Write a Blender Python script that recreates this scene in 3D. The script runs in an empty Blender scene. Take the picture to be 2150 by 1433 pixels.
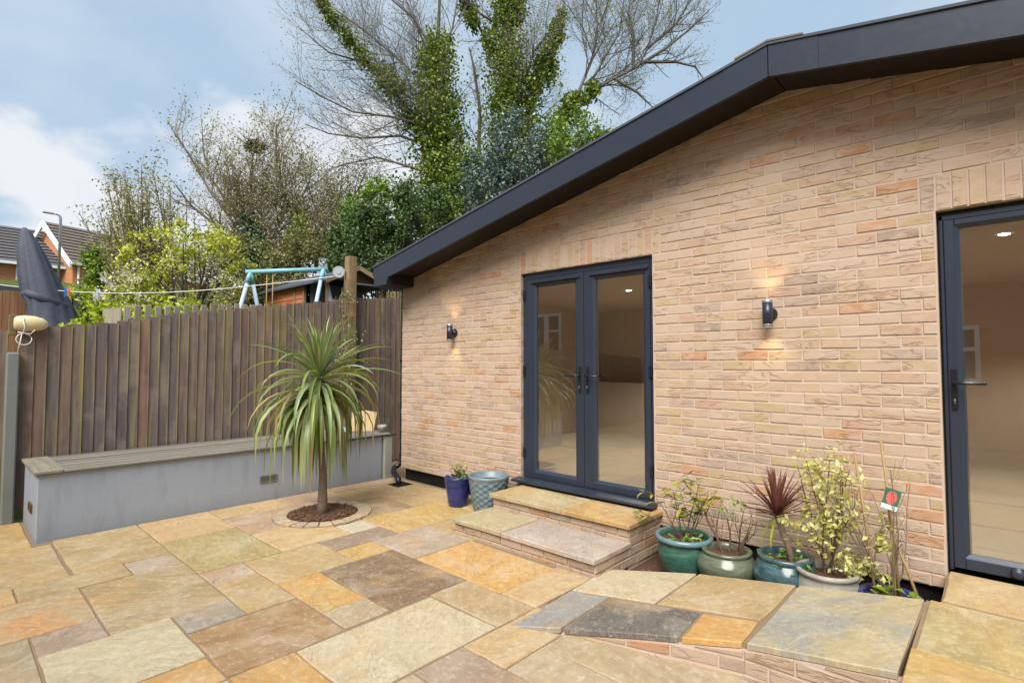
import bpy, math, random
import numpy as np
from mathutils import Vector, Matrix
R=math.radians
rng=random.Random(11)
sc=bpy.context.scene
COL=sc.collection

# ------------------------------------------------------------------ camera
cd=bpy.data.cameras.new('camera'); cam=bpy.data.objects.new('camera',cd); COL.objects.link(cam)
cam.location=(0,0,1.48); cam.rotation_euler=(R(90+2.393),0,R(42.626))
cd.sensor_width=36; cd.lens=18.631; cd.clip_end=400; cd.clip_start=.05
sc.camera=cam
# ------------------------------------------------------------------ world
W=bpy.data.worlds.new('World'); sc.world=W; W.use_nodes=True
def build_world():
    nt=W.node_tree; N=nt.nodes; L=nt.links; N.clear()
    out=N.new('ShaderNodeOutputWorld'); bg=N.new('ShaderNodeBackground'); L.new(bg.outputs[0],out.inputs[0])
    sky=N.new('ShaderNodeTexSky'); sky.sky_type='NISHITA'; sky.sun_disc=False
    sky.sun_elevation=R(48); sky.sun_rotation=R(155); sky.dust_density=1.6; sky.ozone_density=2.2; sky.air_density=1.0
    tc=N.new('ShaderNodeTexCoord'); sep=N.new('ShaderNodeSeparateXYZ'); L.new(tc.outputs['Generated'],sep.inputs[0])
    def math_(op,a,b=None,clamp=False):
        m=N.new('ShaderNodeMath'); m.operation=op; m.use_clamp=clamp
        for i,v in enumerate((a,b)):
            if v is None: continue
            if isinstance(v,(int,float)): m.inputs[i].default_value=v
            else: L.new(v,m.inputs[i])
        return m.outputs[0]
    zz=math_('MAXIMUM',sep.outputs[2],0.0)
    den=math_('ADD',zz,.42)
    cx=math_('DIVIDE',sep.outputs[0],den); cy=math_('DIVIDE',sep.outputs[1],den)
    comb=N.new('ShaderNodeCombineXYZ'); L.new(cx,comb.inputs[0]); L.new(cy,comb.inputs[1]); L.new(math_('MULTIPLY',math_('SUBTRACT',zz,.14),1.6),comb.inputs[2])
    mp=N.new('ShaderNodeMapping'); mp.inputs['Scale'].default_value=(1.26,1.26,1); mp.inputs['Location'].default_value=(12.5,3.7,.8); L.new(comb.outputs[0],mp.inputs[0])
    def noise(scale,det,rough,dist=0):
        n=N.new('ShaderNodeTexNoise'); n.inputs['Scale'].default_value=scale; n.inputs['Detail'].default_value=det
        n.inputs['Roughness'].default_value=rough; n.inputs['Distortion'].default_value=dist; L.new(mp.outputs[0],n.inputs['Vector']); return n.outputs['Fac']
    n1=noise(1.7,9,.5,.2); n2=noise(.8,3,.5)
    s=math_('ADD',math_('MULTIPLY',n1,.75),math_('MULTIPLY',n2,.25))
    low=math_('MULTIPLY',math_('SUBTRACT',.42,zz),.16)        # clouds gather towards the horizon
    s=math_('ADD',s,low)
    def ramp(v,a,b):
        rp=N.new('ShaderNodeValToRGB'); rp.color_ramp.elements[0].position=a; rp.color_ramp.elements[1].position=b
        rp.color_ramp.elements[0].color=(0,0,0,1); rp.color_ramp.elements[1].color=(1,1,1,1); rp.color_ramp.interpolation='EASE'
        L.new(v,rp.inputs[0]); return rp.outputs[0]
    core=ramp(s,.50,.585); veil=ramp(noise(1.1,5,.55,.6),.42,.70)
    fac=math_('ADD',math_('MULTIPLY',core,.86),math_('MULTIPLY',veil,.34),True)
    hazy=N.new('ShaderNodeMix'); hazy.data_type='RGBA'; hazy.inputs[0].default_value=.86
    L.new(sky.outputs[0],hazy.inputs[6]); hazy.inputs[7].default_value=(4.6,6.2,7.9,1)     # thin high veil over the blue
    mix=N.new('ShaderNodeMix'); mix.data_type='RGBA'; L.new(fac,mix.inputs[0]); L.new(hazy.outputs[2],mix.inputs[6]); mix.inputs[7].default_value=(8.0,8.25,8.7,1)
    L.new(mix.outputs[2],bg.inputs[0]); bg.inputs[1].default_value=.051
build_world()
sd=bpy.data.lights.new('sun','SUN'); sun=bpy.data.objects.new('sun',sd); COL.objects.link(sun)
sd.energy=2.85; sd.angle=R(38); sd.color=(1,.96,.90)
v=Vector((-.30,.66,-.86)); sun.rotation_euler=v.to_track_quat('-Z','Y').to_euler(); sun.location=(-8,-10,18)
sc.view_settings.view_transform='Standard'; sc.view_settings.look='None'; sc.view_settings.gamma=1; sc.view_settings.use_curve_mapping=False
sc.view_settings.exposure=1.08
sc.render.engine='CYCLES'; sc.cycles.use_denoising=True
try: sc.cycles.denoiser='OPENIMAGEDENOISE'
except Exception: pass
sc.cycles.max_bounces=8; sc.cycles.transparent_max_bounces=12; sc.cycles.caustics_reflective=False; sc.cycles.caustics_refractive=False
sc.cycles.sample_clamp_indirect=6

# ------------------------------------------------------------------ helpers
def lin(r,g,b,k=1.0):
    f=lambda c:(c/255/12.92 if c/255<=.04045 else ((c/255+.055)/1.055)**2.4)*k
    return (f(r),f(g),f(b))
def tag(o,label=None,cat=None,group=None,kind=None):
    if label: o['label']=label
    if cat: o['category']=cat
    if group: o['group']=group
    if kind: o['kind']=kind
    return o
def empty(name,loc=(0,0,0),label=None,cat=None,group=None,kind=None,rotz=0):
    o=bpy.data.objects.new(name,None); COL.objects.link(o); o.location=loc; o.rotation_euler=(0,0,rotz); o.empty_display_size=.1
    return tag(o,label,cat,group,kind)
def link(name,me,parent=None,loc=None,rotz=0,color=None):
    o=bpy.data.objects.new(name,me); COL.objects.link(o)
    if parent is not None: o.parent=parent
    if loc is not None: o.location=loc
    if rotz: o.rotation_euler=(0,0,rotz)
    if color: o.color=color
    return o
class MB:
    def __init__(s): s.v=[]; s.f=[]; s.sm=[]
    def add(s,vs,fs,smooth=False):
        b=len(s.v); s.v+= [tuple(p) for p in vs]; s.f+=[tuple(b+i for i in f) for f in fs]; s.sm+=[smooth]*len(fs); return s
    def box(s,a,b,ch=0.0):
        x0,y0,z0=a; x1,y1,z1=b
        if ch<=0:
            return s.add([(x0,y0,z0),(x1,y0,z0),(x1,y1,z0),(x0,y1,z0),(x0,y0,z1),(x1,y0,z1),(x1,y1,z1),(x0,y1,z1)],
             [(3,2,1,0),(4,5,6,7),(0,1,5,4),(1,2,6,5),(2,3,7,6),(3,0,4,7)])
        c=ch; V=[]; 
        # chamfered box: 24 verts
        for sx in (0,1):
            for sy in (0,1):
                for sz in (0,1):
                    X=(x0,x1)[sx];Y=(y0,y1)[sy];Z=(z0,z1)[sz]; dx=c*(1-2*sx);dy=c*(1-2*sy);dz=c*(1-2*sz)
                    V+=[(X,Y+dy,Z+dz),(X+dx,Y,Z+dz),(X+dx,Y+dy,Z)]
        I=lambda sx,sy,sz,a:(sx*4+sy*2+sz)*3+a
        F=[]
        for sx in (0,1):
            q=[I(sx,0,0,0),I(sx,1,0,0),I(sx,1,1,0),I(sx,0,1,0)]; F.append(q[::-1] if sx==0 else q)
        for sy in (0,1):
            q=[I(0,sy,0,1),I(1,sy,0,1),I(1,sy,1,1),I(0,sy,1,1)]; F.append(q if sy==0 else q[::-1])
        for sz in (0,1):
            q=[I(0,0,sz,2),I(1,0,sz,2),I(1,1,sz,2),I(0,1,sz,2)]; F.append(q[::-1] if sz==0 else q)
        for a,b_ in ((0,0),(0,1),(1,0),(1,1)):
            F.append([I(0,a,b_,1),I(1,a,b_,1),I(1,a,b_,2),I(0,a,b_,2)])
            F.append([I(a,0,b_,0),I(a,1,b_,0),I(a,1,b_,2),I(a,0,b_,2)])
            F.append([I(a,b_,0,0),I(a,b_,1,0),I(a,b_,1,1),I(a,b_,0,1)])
        for sx in (0,1):
            for sy in (0,1):
                for sz in (0,1): F.append([I(sx,sy,sz,0),I(sx,sy,sz,1),I(sx,sy,sz,2)])
        return s.add(V,F)
    def tube(s,pts,r0,r1=None,n=5,cap=True,smooth=True,rs=None):
        r1=r0 if r1 is None else r1
        P=[Vector(p) for p in pts]; m=len(P); V=[];F=[]
        t0=(P[1]-P[0]).normalized(); ref=Vector((0,0,1)) if abs(t0.z)<.9 else Vector((1,0,0))
        a=t0.cross(ref).normalized()
        for i,p in enumerate(P):
            t=(P[min(i+1,m-1)]-P[max(i-1,0)]); 
            if t.length<1e-9: t=t0.copy()
            t.normalize(); a=(a-t*a.dot(t)); 
            if a.length<1e-6: a=t.orthogonal()
            a.normalize(); b=t.cross(a)
            r=rs[i] if rs else r0+(r1-r0)*i/(m-1)
            for k in range(n):
                an=2*math.pi*k/n; q=p+a*(math.cos(an)*r)+b*(math.sin(an)*r); V.append((q.x,q.y,q.z))
        for i in range(m-1):
            for k in range(n):
                k2=(k+1)%n; F.append((i*n+k,i*n+k2,(i+1)*n+k2,(i+1)*n+k))
        if cap: F.append(tuple(range(n-1,-1,-1))); F.append(tuple((m-1)*n+k for k in range(n)))
        return s.add(V,F,smooth)
    def lathe(s,prof,n=32,c=(0,0,0),fn=None,smooth=True,close=False):
        V=[];F=[];m=len(prof)
        for j,(r,z) in enumerate(prof):
            for k in range(n):
                an=2*math.pi*k/n; rr=r+(fn(j,an,z) if fn else 0)
                V.append((c[0]+rr*math.cos(an),c[1]+rr*math.sin(an),c[2]+z))
        for j in range(m-1):
            for k in range(n):
                k2=(k+1)%n; F.append((j*n+k,j*n+k2,(j+1)*n+k2,(j+1)*n+k))
        if close:
            F.append(tuple(range(n-1,-1,-1))); F.append(tuple((m-1)*n+k for k in range(n)))
        return s.add(V,F,smooth)
    def prism(s,poly,z0,z1):
        n=len(poly); V=[(x,y,z0) for x,y in poly]+[(x,y,z1) for x,y in poly]
        return s.add(V,[tuple(range(n-1,-1,-1)),tuple(range(n,2*n))]+[(i,(i+1)%n,n+(i+1)%n,n+i) for i in range(n)])
    def mesh(s,name,mat=None):
        me=bpy.data.meshes.new(name); me.from_pydata(s.v,[],s.f)
        me.polygons.foreach_set('use_smooth',s.sm)
        if mat: me.materials.append(mat)
        me.update(); return me
    def build(s,name,mat,parent=None,loc=None,rotz=0,color=None): return link(name,s.mesh(name,mat),parent,loc,rotz,color)
def mesh_np(name,V,F,mat,smooth=False):
    me=bpy.data.meshes.new(name); k=F.shape[1]
    me.vertices.add(len(V)); me.vertices.foreach_set('co',V.astype(np.float32).ravel())
    me.loops.add(F.size); me.loops.foreach_set('vertex_index',F.astype(np.int32).ravel())
    me.polygons.add(len(F)); me.polygons.foreach_set('loop_start',np.arange(0,F.size,k,dtype=np.int32))
    try: me.polygons.foreach_set('loop_total',np.full(len(F),k,dtype=np.int32))
    except Exception: pass
    me.polygons.foreach_set('use_smooth',np.full(len(F),smooth))
    me.materials.append(mat); me.update(calc_edges=True); me.validate(); return me
def leaves(name,Cn,size,mat,parent=None,aspect=.5,g=None,upbias=.3,var=.35):
    """diamond leaves, each folded a little along its midrib"""
    g=g or np.random.RandomState(5); n=len(Cn); Cn=np.asarray(Cn)
    nn=g.normal(size=(n,3)); nn[:,2]+=upbias*2; nn/=np.linalg.norm(nn,axis=1)[:,None]
    a=np.cross(nn,g.normal(size=(n,3))); a/=np.linalg.norm(a,axis=1)[:,None]; b=np.cross(nn,a)
    l=(size*(1+var*g.uniform(-1,1,n)))[:,None]*.5; w=l*aspect
    V=np.stack([Cn-a*l,Cn+b*w+nn*w*.35,Cn+a*l,Cn-b*w+nn*w*.35],1).reshape(-1,3)
    F=(np.arange(n)[:,None]*4+np.array([[0,1,2,3]]))
    T=np.concatenate([F[:,[0,1,2]],F[:,[0,2,3]]])
    return link(name,mesh_np(name,V,T,mat),parent)
def clumps(g,c,rad,n,k,spread,shell=.55):
    c=np.array(c);rad=np.array(rad)
    d=g.normal(size=(k,3)); d/=np.linalg.norm(d,axis=1)[:,None]; cc=d*(g.uniform(shell,1,k)**.6)[:,None]*rad
    idx=g.randint(0,k,n); p=cc[idx]+g.normal(size=(n,3))*np.array(spread)*(g.uniform(.4,1,k)[idx])[:,None]
    return p+c
def along(g,pts,n,rad,t0=0,t1=1):
    P=np.array(pts,float); L=np.r_[0,np.cumsum(np.linalg.norm(np.diff(P,axis=0),axis=1))]
    k=max(6,n//55); sc_=g.uniform(t0,t1,k)*L[-1]; cq=np.stack([np.interp(sc_,L,P[:,i]) for i in range(3)],1); cr=np.interp(sc_/L[-1],np.linspace(0,1,len(rad)),rad)
    d=g.normal(size=(k,3)); d[:,2]*=.5; d/=np.linalg.norm(d,axis=1)[:,None]; cq=cq+d*(cr*g.uniform(.25,1.0,k))[:,None]
    i=g.randint(0,k,n); sg=(cr*.20+.05)*g.uniform(.6,1.5,k)
    return cq[i]+g.normal(size=(n,3))*sg[i][:,None]*np.array([1,1,1.35])
def grow(mb,pts,r0,r1,levels,rg,up=.12,n=5,stats=None,t0=.15):
    mb.tube(pts,r0,r1,n=n,cap=False)
    if not levels: return
    dens,lf,ang,rf=levels[0]; P=[Vector(p) for p in pts]
    seg=[(P[i+1]-P[i]).length for i in range(len(P)-1)]; Lt=sum(seg)
    cnt=max(1,int(Lt*dens*rg.uniform(.8,1.2)+.5))
    for j in range(cnt):
        t=t0+(1-t0)*(j+rg.random())/cnt; s=t*Lt; i=0
        while i<len(seg)-1 and s>seg[i]: s-=seg[i]; i+=1
        f=min(1,s/seg[i]); p=P[i].lerp(P[i+1],f); tg=(P[i+1]-P[i]).normalized()
        ax=Vector((rg.gauss(0,1),rg.gauss(0,1),rg.gauss(0,1))); ax=(ax-tg*ax.dot(tg)).normalized()
        an=R(rg.uniform(*ang)); d=(tg*math.cos(an)+ax*math.sin(an)); d.z+=up; d.normalize()
        ln=lf*Lt*(1.1-.55*t)*rg.uniform(.6,1.25); rr=(r0+(r1-r0)*t)*rf
        q=[p]; m=3
        for k in range(m):
            d=d+Vector((rg.gauss(0,.18),rg.gauss(0,.18),rg.gauss(0,.14)+up*.7)); d.normalize(); q.append(q[-1]+d*(ln/m))
        grow(mb,q,rr,rr*.45,levels[1:],rg,up,3 if len(levels)<3 else 4,stats,.1)
        if stats is not None and len(levels)<=2: stats.append(tuple(q[-1])); stats.append(tuple(q[1]))

# ------------------------------------------------------------------ materials
class NT:
    def __init__(s,name):
        s.m=bpy.data.materials.new(name); s.m.use_nodes=True; s.nt=s.m.node_tree; s.N=s.nt.nodes; s.L=s.nt.links
        s.b=s.N['Principled BSDF']; s.out=s.N['Material Output']
    def new(s,t): return s.N.new(t)
    def set(s,inp,v):
        if hasattr(v,'links'): s.L.new(v,inp)
        else: inp.default_value=(tuple(v)+(1,) if isinstance(v,(tuple,list)) and len(v)==3 and inp.type=='RGBA' else v)
    def math(s,op,a,b=0.0,clamp=False):
        m=s.new('ShaderNodeMath'); m.operation=op; m.use_clamp=clamp; s.set(m.inputs[0],a); s.set(m.inputs[1],b); return m.outputs[0]
    def mix(s,fac,a,b,bl='MIX'):
        m=s.new('ShaderNodeMix'); m.data_type='RGBA'; m.blend_type=bl; m.clamp_factor=True; s.set(m.inputs[0],fac); s.set(m.inputs[6],a); s.set(m.inputs[7],b); return m.outputs[2]
    def ramp(s,fac,stops):
        r=s.new('ShaderNodeValToRGB'); e=r.color_ramp.elements
        while len(e)<len(stops): e.new(.5)
        for i,(p,c) in enumerate(stops): e[i].position=p; e[i].color=(tuple(c)+(1,)) if not isinstance(c,(int,float)) else (c,c,c,1)
        s.set(r.inputs[0],fac); return r.outputs[0]
    def noise(s,vec,scale,det=4,rough=.55,dist=0):
        n=s.new('ShaderNodeTexNoise'); s.set(n.inputs['Vector'],vec); n.inputs['Scale'].default_value=scale; n.inputs['Detail'].default_value=det
        n.inputs['Roughness'].default_value=rough; n.inputs['Distortion'].default_value=dist; return n.outputs['Fac']
    def pos(s): return s.new('ShaderNodeNewGeometry').outputs['Position']
    def obj(s): return s.new('ShaderNodeTexCoord').outputs['Object']
    def map(s,vec,scale=(1,1,1),rot=(0,0,0),loc=(0,0,0)):
        m=s.new('ShaderNodeMapping'); s.set(m.inputs['Vector'],vec); s.set(m.inputs['Scale'],scale); s.set(m.inputs['Rotation'],rot); s.set(m.inputs['Location'],loc); return m.outputs[0]
    def rnd(s): return s.new('ShaderNodeObjectInfo').outputs['Random']
    def isl(s): return s.new('ShaderNodeNewGeometry').outputs['Random Per Island']
    def bump(s,h,strength,dist=.01):
        b=s.new('ShaderNodeBump'); b.inputs['Strength'].default_value=strength; b.inputs['Distance'].default_value=dist; s.set(b.inputs['Height'],h); s.L.new(b.outputs[0],s.b.inputs['Normal'])
    def fin(s,col,rough=.7,spec=.4,metal=0):
        s.set(s.b.inputs['Base Color'],col); s.set(s.b.inputs['Roughness'],rough); s.b.inputs['Specular IOR Level'].default_value=spec; s.b.inputs['Metallic'].default_value=metal; return s.m
def simple(name,c,rough=.6,spec=.4,metal=0,var=.12,vs=6,bump=0,bs=80):
    t=NT(name); p=t.pos(); n=t.noise(p,vs,5,.6); n2=t.noise(p,vs*7,3,.6)
    f=t.math('ADD',t.math('MULTIPLY',n,.7),t.math('MULTIPLY',n2,.3))
    col=t.mix(f,tuple(x*(1-var) for x in c),tuple(min(1,x*(1+var)) for x in c))
    if bump: t.bump(t.noise(p,bs,5,.6),bump,.004 if bs>20 else .010)
    return t.fin(col,t.math('ADD',rough-.06,t.math('MULTIPLY',n2,.12)),spec,metal)
def leafmat(name,stops,rough=.5,trans=.25,spec=.35,use='isl'):
    t=NT(name); r=t.isl() if use=='isl' else t.rnd(); n=t.noise(t.pos(),1.3,2,.5)
    f=t.math('ADD',t.math('MULTIPLY',r,.75),t.math('MULTIPLY',n,.3)); col=t.ramp(f,stops); t.fin(col,rough,spec)
    tr=t.new('ShaderNodeBsdfTranslucent'); t.L.new(t.mix(.5,col,(.5,.6,.1),'SOFT_LIGHT'),tr.inputs[0]); mx=t.new('ShaderNodeMixShader'); mx.inputs[0].default_value=trans
    t.L.new(t.b.outputs[0],mx.inputs[1]); t.L.new(tr.outputs[0],mx.inputs[2]); t.L.new(mx.outputs[0],t.out.inputs[0]); return t.m

def brick_mat(name,dark=1.0):
    t=NT(name); p=t.pos(); r=t.math('FRACT',t.math('ADD',t.math('MULTIPLY',t.rnd(),7.13),t.math('MULTIPLY',t.isl(),3.7)))
    k=.785*dark
    base=t.ramp(r,[(0,lin(209,183,152,k)),(.14,lin(210,186,163,k)),(.30,lin(206,178,150,k)),(.44,lin(211,188,165,k)),(.56,lin(202,178,140,k)),(.66,lin(207,173,148,k)),(.78,lin(194,172,154,k)),(.86,lin(212,184,160,k)),(.92,lin(210,162,124,k)),(.95,lin(204,154,114,k)),(.972,lin(180,160,142,k)),(1,lin(196,170,142,k))])
    base.node.color_ramp.interpolation='CONSTANT'
    n=t.noise(t.map(p,(1,1,2.2)),11,6,.65,.6); n2=t.noise(p,90,4,.7)
    col=t.mix(t.ramp(n,[(.42,0),(.72,1)]),base,lin(214,190,168,k)); 
    col=t.mix(t.ramp(n,[(.26,.22),(.40,0)]),col,lin(196,148,104,k))
    col=t.mix(t.math('MULTIPLY',n2,.22),col,lin(176,150,120,k),'MULTIPLY')
    # creases folded into the hand-thrown face
    w=t.noise(t.map(p,(3.6,3.6,15)),1.0,4,.5,1.1); cr=t.math('ABSOLUTE',t.math('SUBTRACT',w,.5))
    cre=t.ramp(cr,[(0,0),(.012,.5),(.034,1)])
    mask=t.ramp(t.noise(p,4.8,2,.5),[(.45,1),(.56,0)])
    cre2=t.math('MAXIMUM',cre,mask)
    col=t.mix(cre2,t.mix(.5,col,lin(140,106,76,k)),col)
    h=t.math('ADD',t.math('MULTIPLY',cre2,.9),t.math('ADD',t.math('MULTIPLY',n,.8),t.math('MULTIPLY',n2,.25)))
    t.bump(h,.5,.006); return t.fin(col,.85,.25)
def sandstone(name,second,blot=.0):
    t=NT(name); oi=t.new('ShaderNodeObjectInfo'); base=oi.outputs['Color']; rd=oi.outputs['Random']; al=oi.outputs['Alpha']
    p=t.pos(); c=t.new('ShaderNodeCombineXYZ'); t.L.new(t.math('MULTIPLY',rd,3.14),c.inputs[2]); t.L.new(t.math('MULTIPLY',rd,.0),c.inputs[0])
    lc=t.new('ShaderNodeCombineXYZ'); t.L.new(t.math('MULTIPLY',rd,31.0),lc.inputs[0]); t.L.new(t.math('MULTIPLY',rd,17.0),lc.inputs[2])
    q=t.map(p,(1,1,1),c.outputs[0],lc.outputs[0])
    band=t.noise(t.map(q,(1.3,5.5,1)),1.5,9,.68,1.6); bl=t.noise(q,2.4,8,.66,.8); fine=t.noise(q,85,4,.7); mid=t.noise(q,26,6,.72,.6); gr=t.noise(t.map(q,(6,44,6)),3,7,.75,1.2)
    dk=t.mix(1.0,base,(.62,.53,.42),'MULTIPLY'); lt=t.mix(.55,base,lin(222,212,190,.8))
    col=t.mix(t.math('MULTIPLY',t.ramp(band,[(.40,0),(.62,1)]),t.math('MULTIPLY',al,.75)),base,dk)
    col=t.mix(t.math('MULTIPLY',t.ramp(bl,[(.48,0),(.66,1)]),.6),col,lt)
    col=t.mix(t.math('MULTIPLY',t.ramp(t.noise(q,1.5,8,.66,1.0),[(.52-blot*.12,0),(.64-blot*.1,1)]),.42+blot*.4),col,second)
    # riven cleft lines, like contours of the split bed
    ct=t.math('FRACT',t.math('MULTIPLY',t.noise(t.map(q,(1,2.2,1)),2.0,7,.6,.9),7.0)); cl=t.ramp(ct,[(0,1),(.07,0)]); cm=t.ramp(t.noise(q,3.1,3,.5),[(.44,0),(.56,1)])
    cleft=t.math('MULTIPLY',cl,cm)
    col=t.mix(t.math('MULTIPLY',cleft,.5),col,(.16,.12,.08))
    col=t.mix(t.math('MULTIPLY',t.ramp(gr,[(.50,0),(.62,1)]),t.math('MULTIPLY',al,.5)),col,(.30,.24,.15))
    col=t.mix(t.math('MULTIPLY',t.ramp(mid,[(.50,0),(.62,1)]),.30),col,(.27,.21,.14)); col=t.mix(t.math('MULTIPLY',t.ramp(mid,[(.36,1),(.47,0)]),.28),col,lin(230,220,198,.85)); col=t.mix(t.math('MULTIPLY',t.ramp(fine,[(.48,0),(.62,1)]),.38),col,(.34,.28,.2),'MIX')
    h=t.math('ADD',t.math('MULTIPLY',band,.5),t.math('ADD',t.math('MULTIPLY',mid,.35),t.math('ADD',t.math('MULTIPLY',fine,.2),t.math('ADD',t.math('MULTIPLY',gr,.35),t.math('MULTIPLY',t.math('MULTIPLY',ct,cm),.7)))))
    t.bump(h,.85,.007); return t.fin(col,t.math('ADD',.52,t.math('MULTIPLY',bl,.35)),.33)
def wood_mat(name,stops,streak=None,green=None,vs=30,bump=.35,axis='z',edge=None):
    t=NT(name); p=t.pos(); r=t.rnd()
    sc_=(vs,vs,1.3) if axis=='z' else ((vs,1.3,vs) if axis=='y' else (1.3,vs,vs))
    lc=t.new('ShaderNodeCombineXYZ'); 
    for i in range(3): t.L.new(t.math('MULTIPLY',r,13.7+i*7),lc.inputs[i])
    q=t.map(p,sc_,(0,0,0),lc.outputs[0]); g=t.noise(q,1,6,.65,.5); pt=t.noise(t.map(p,(1,1,1),(0,0,0),lc.outputs[0]),2.6,5,.6,.4)
    f=t.math('ADD',t.math('MULTIPLY',r,.68),t.math('MULTIPLY',pt,.32)); col=t.ramp(f,stops); kn=t.noise(t.map(p,(14,14,3),(0,0,0),lc.outputs[0]),1,6,.75,.3)
    col=t.mix(t.ramp(g,[(.35,.55),(.6,0)]),col,tuple(x*.38 for x in stops[0][1]))
    col=t.mix(t.math('MULTIPLY',t.ramp(kn,[(.55,0),(.72,1)]),.5),col,tuple(x*.5 for x in stops[0][1]))
    if streak: col=t.mix(t.math('MULTIPLY',t.ramp(pt,[(.5,0),(.66,1)]),.6),col,streak)
    if green:
        gm=t.noise(t.map(p,(9,9,.55),(0,0,0),lc.outputs[0]),1,4,.6,.3); col=t.mix(t.math('MULTIPLY',t.ramp(gm,[(.53,0),(.66,1)]),.62),col,green)
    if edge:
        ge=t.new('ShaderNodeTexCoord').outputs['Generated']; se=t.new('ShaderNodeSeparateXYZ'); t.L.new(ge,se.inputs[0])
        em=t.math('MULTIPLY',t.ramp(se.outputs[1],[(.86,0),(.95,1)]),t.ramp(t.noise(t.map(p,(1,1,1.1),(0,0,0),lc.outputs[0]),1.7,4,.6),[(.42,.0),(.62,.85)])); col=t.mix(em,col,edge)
        dm=t.math('MULTIPLY',t.ramp(se.outputs[1],[(0,1),(.10,0)]),.55); col=t.mix(dm,col,tuple(x*.3 for x in stops[0][1]))  # dark band along one edge paints the shadow of the overlapping board
    t.bump(g,bump,.004); return t.fin(col,.85,.2)
M_={}
M_['brick']=brick_mat('brick_buff'); M_['brick_warm']=brick_mat('brick_warm',.86)
M_['mortar']=simple('mortar',lin(214,192,174,.74),.9,.2,var=.14,vs=9,bump=.3,bs=140)
M_['joint']=simple('patio_joint',lin(150,128,104,.82),.92,.15,var=.25,vs=14,bump=.5,bs=120)
M_['stone']=sandstone('sandstone',lin(206,160,96,.85)); M_['stone_grey']=sandstone('sandstone_blue',lin(150,154,156,.85),.8)
M_['stone_rust']=sandstone('sandstone_rust',lin(214,142,66,.85),.5)
M_['fascia']=simple('anthracite_fascia',lin(54,63,80,.5),.33,.5,var=.10,vs=3,bump=.05,bs=200)
M_['upvc']=simple('anthracite_frame',lin(60,70,88,.5),.36,.5,var=.06,vs=4)
M_['soffit']=simple('soffit_dark',lin(50,44,42,.55),.6,.3,var=.15)
M_['black']=simple('black_plastic',(.012,.013,.018),.28,.5,var=.1)
M_['chrome']=simple('chrome',(.6,.6,.6),.2,.5,1.0)
M_['render']=None
def render_mat():
    t=NT('painted_render'); p=t.pos(); n=t.noise(p,2.2,5,.6,.6); n2=t.noise(t.map(p,(5,5,1.1)),2.6,5,.6,.3); n3=t.noise(p,60,4,.7)
    col=t.mix(n,lin(158,168,180,.84),lin(164,170,182,.86)); sep=t.new('ShaderNodeSeparateXYZ'); t.L.new(p,sep.inputs[0])
    col=t.mix(t.math('MULTIPLY',t.ramp(n2,[(.5,0),(.7,1)]),.3),col,lin(132,138,148,.76))
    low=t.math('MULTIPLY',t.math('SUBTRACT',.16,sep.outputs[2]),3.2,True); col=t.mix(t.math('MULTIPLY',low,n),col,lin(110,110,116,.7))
    t.bump(t.math('ADD',t.math('MULTIPLY',n3,.5),n),.25,.004); return t.fin(col,.72,.3)
M_['render']=render_mat()
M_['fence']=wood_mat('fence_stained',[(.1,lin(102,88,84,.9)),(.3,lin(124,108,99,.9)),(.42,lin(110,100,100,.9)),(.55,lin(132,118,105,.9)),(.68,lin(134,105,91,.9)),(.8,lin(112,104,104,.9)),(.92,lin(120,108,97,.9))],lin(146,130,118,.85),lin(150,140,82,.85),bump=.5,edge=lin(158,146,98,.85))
M_['post_green']=wood_mat('post_weathered',[(.2,lin(128,112,84,.8)),(.8,lin(150,136,96,.8))],lin(160,164,110,.7),lin(150,160,96,.7))
M_['concrete']=simple('concrete_post',lin(140,144,140,.72),.9,.2,var=.25,vs=5,bump=.3)
M_['conc_light']=simple('concrete_light',lin(176,176,168,.74),.9,.2,var=.2,vs=8,bump=.3)
M_['deck']=wood_mat('composite_deck',[(.2,lin(160,154,144,.8)),(.5,lin(168,163,153,.8)),(.8,lin(162,156,142,.8))],lin(150,146,124,.78),None,vs=60,bump=.2,axis='y')
M_['deckx']=wood_mat('composite_deck_end',[(.2,lin(152,146,130,.8)),(.5,lin(160,152,134,.8)),(.8,lin(154,150,132,.8))],lin(140,138,106,.7),None,vs=60,bump=.35,axis='x')
M_['soil']=simple('soil',lin(98,74,58,.75),.95,.15,var=.5,vs=30,bump=.9,bs=70)
M_['bark_chip']=simple('bark_chip',lin(112,84,66,.8),.9,.15,var=.5,vs=25)
M_['trunkpalm']=None
def bark(name,a,b,sc_=(6,6,22),bump=.8):
    t=NT(name); p=t.pos(); n=t.noise(t.map(p,sc_),2.4,6,.65,.6); n2=t.noise(p,5,3,.6); col=t.mix(n,a,b); col=t.mix(t.math('MULTIPLY',n2,.5),col,tuple(x*.5 for x in a)); t.bump(n,bump,.012); return t.fin(col,.9,.2)
M_['trunkpalm']=bark('palm_bark',lin(104,82,66,.85),lin(178,158,142,.9))
M_['bark']=bark('tree_bark',lin(74,70,58,.7),lin(122,116,98,.75),(5,5,1.4))
M_['barkgreen']=bark('mossy_bark',lin(96,86,52,.75),lin(150,140,92,.75),(5,5,1.4))
M_['twig']=simple('twig_grey',lin(122,117,110,.82),.85,.2,var=.2)
M_['twigbrown']=simple('twig_brown',lin(138,124,100,.8),.85,.2,var=.25)
M_['twigshoot']=simple('twig_olive',lin(140,130,88,.72),.85,.2,var=.25)
M_['stem']=simple('stem_brown',lin(120,92,78,.7),.8,.2,var=.3,vs=30)
M_['cane']=simple('bamboo_cane',lin(176,146,104,.75),.6,.3,var=.25,vs=20)
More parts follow.
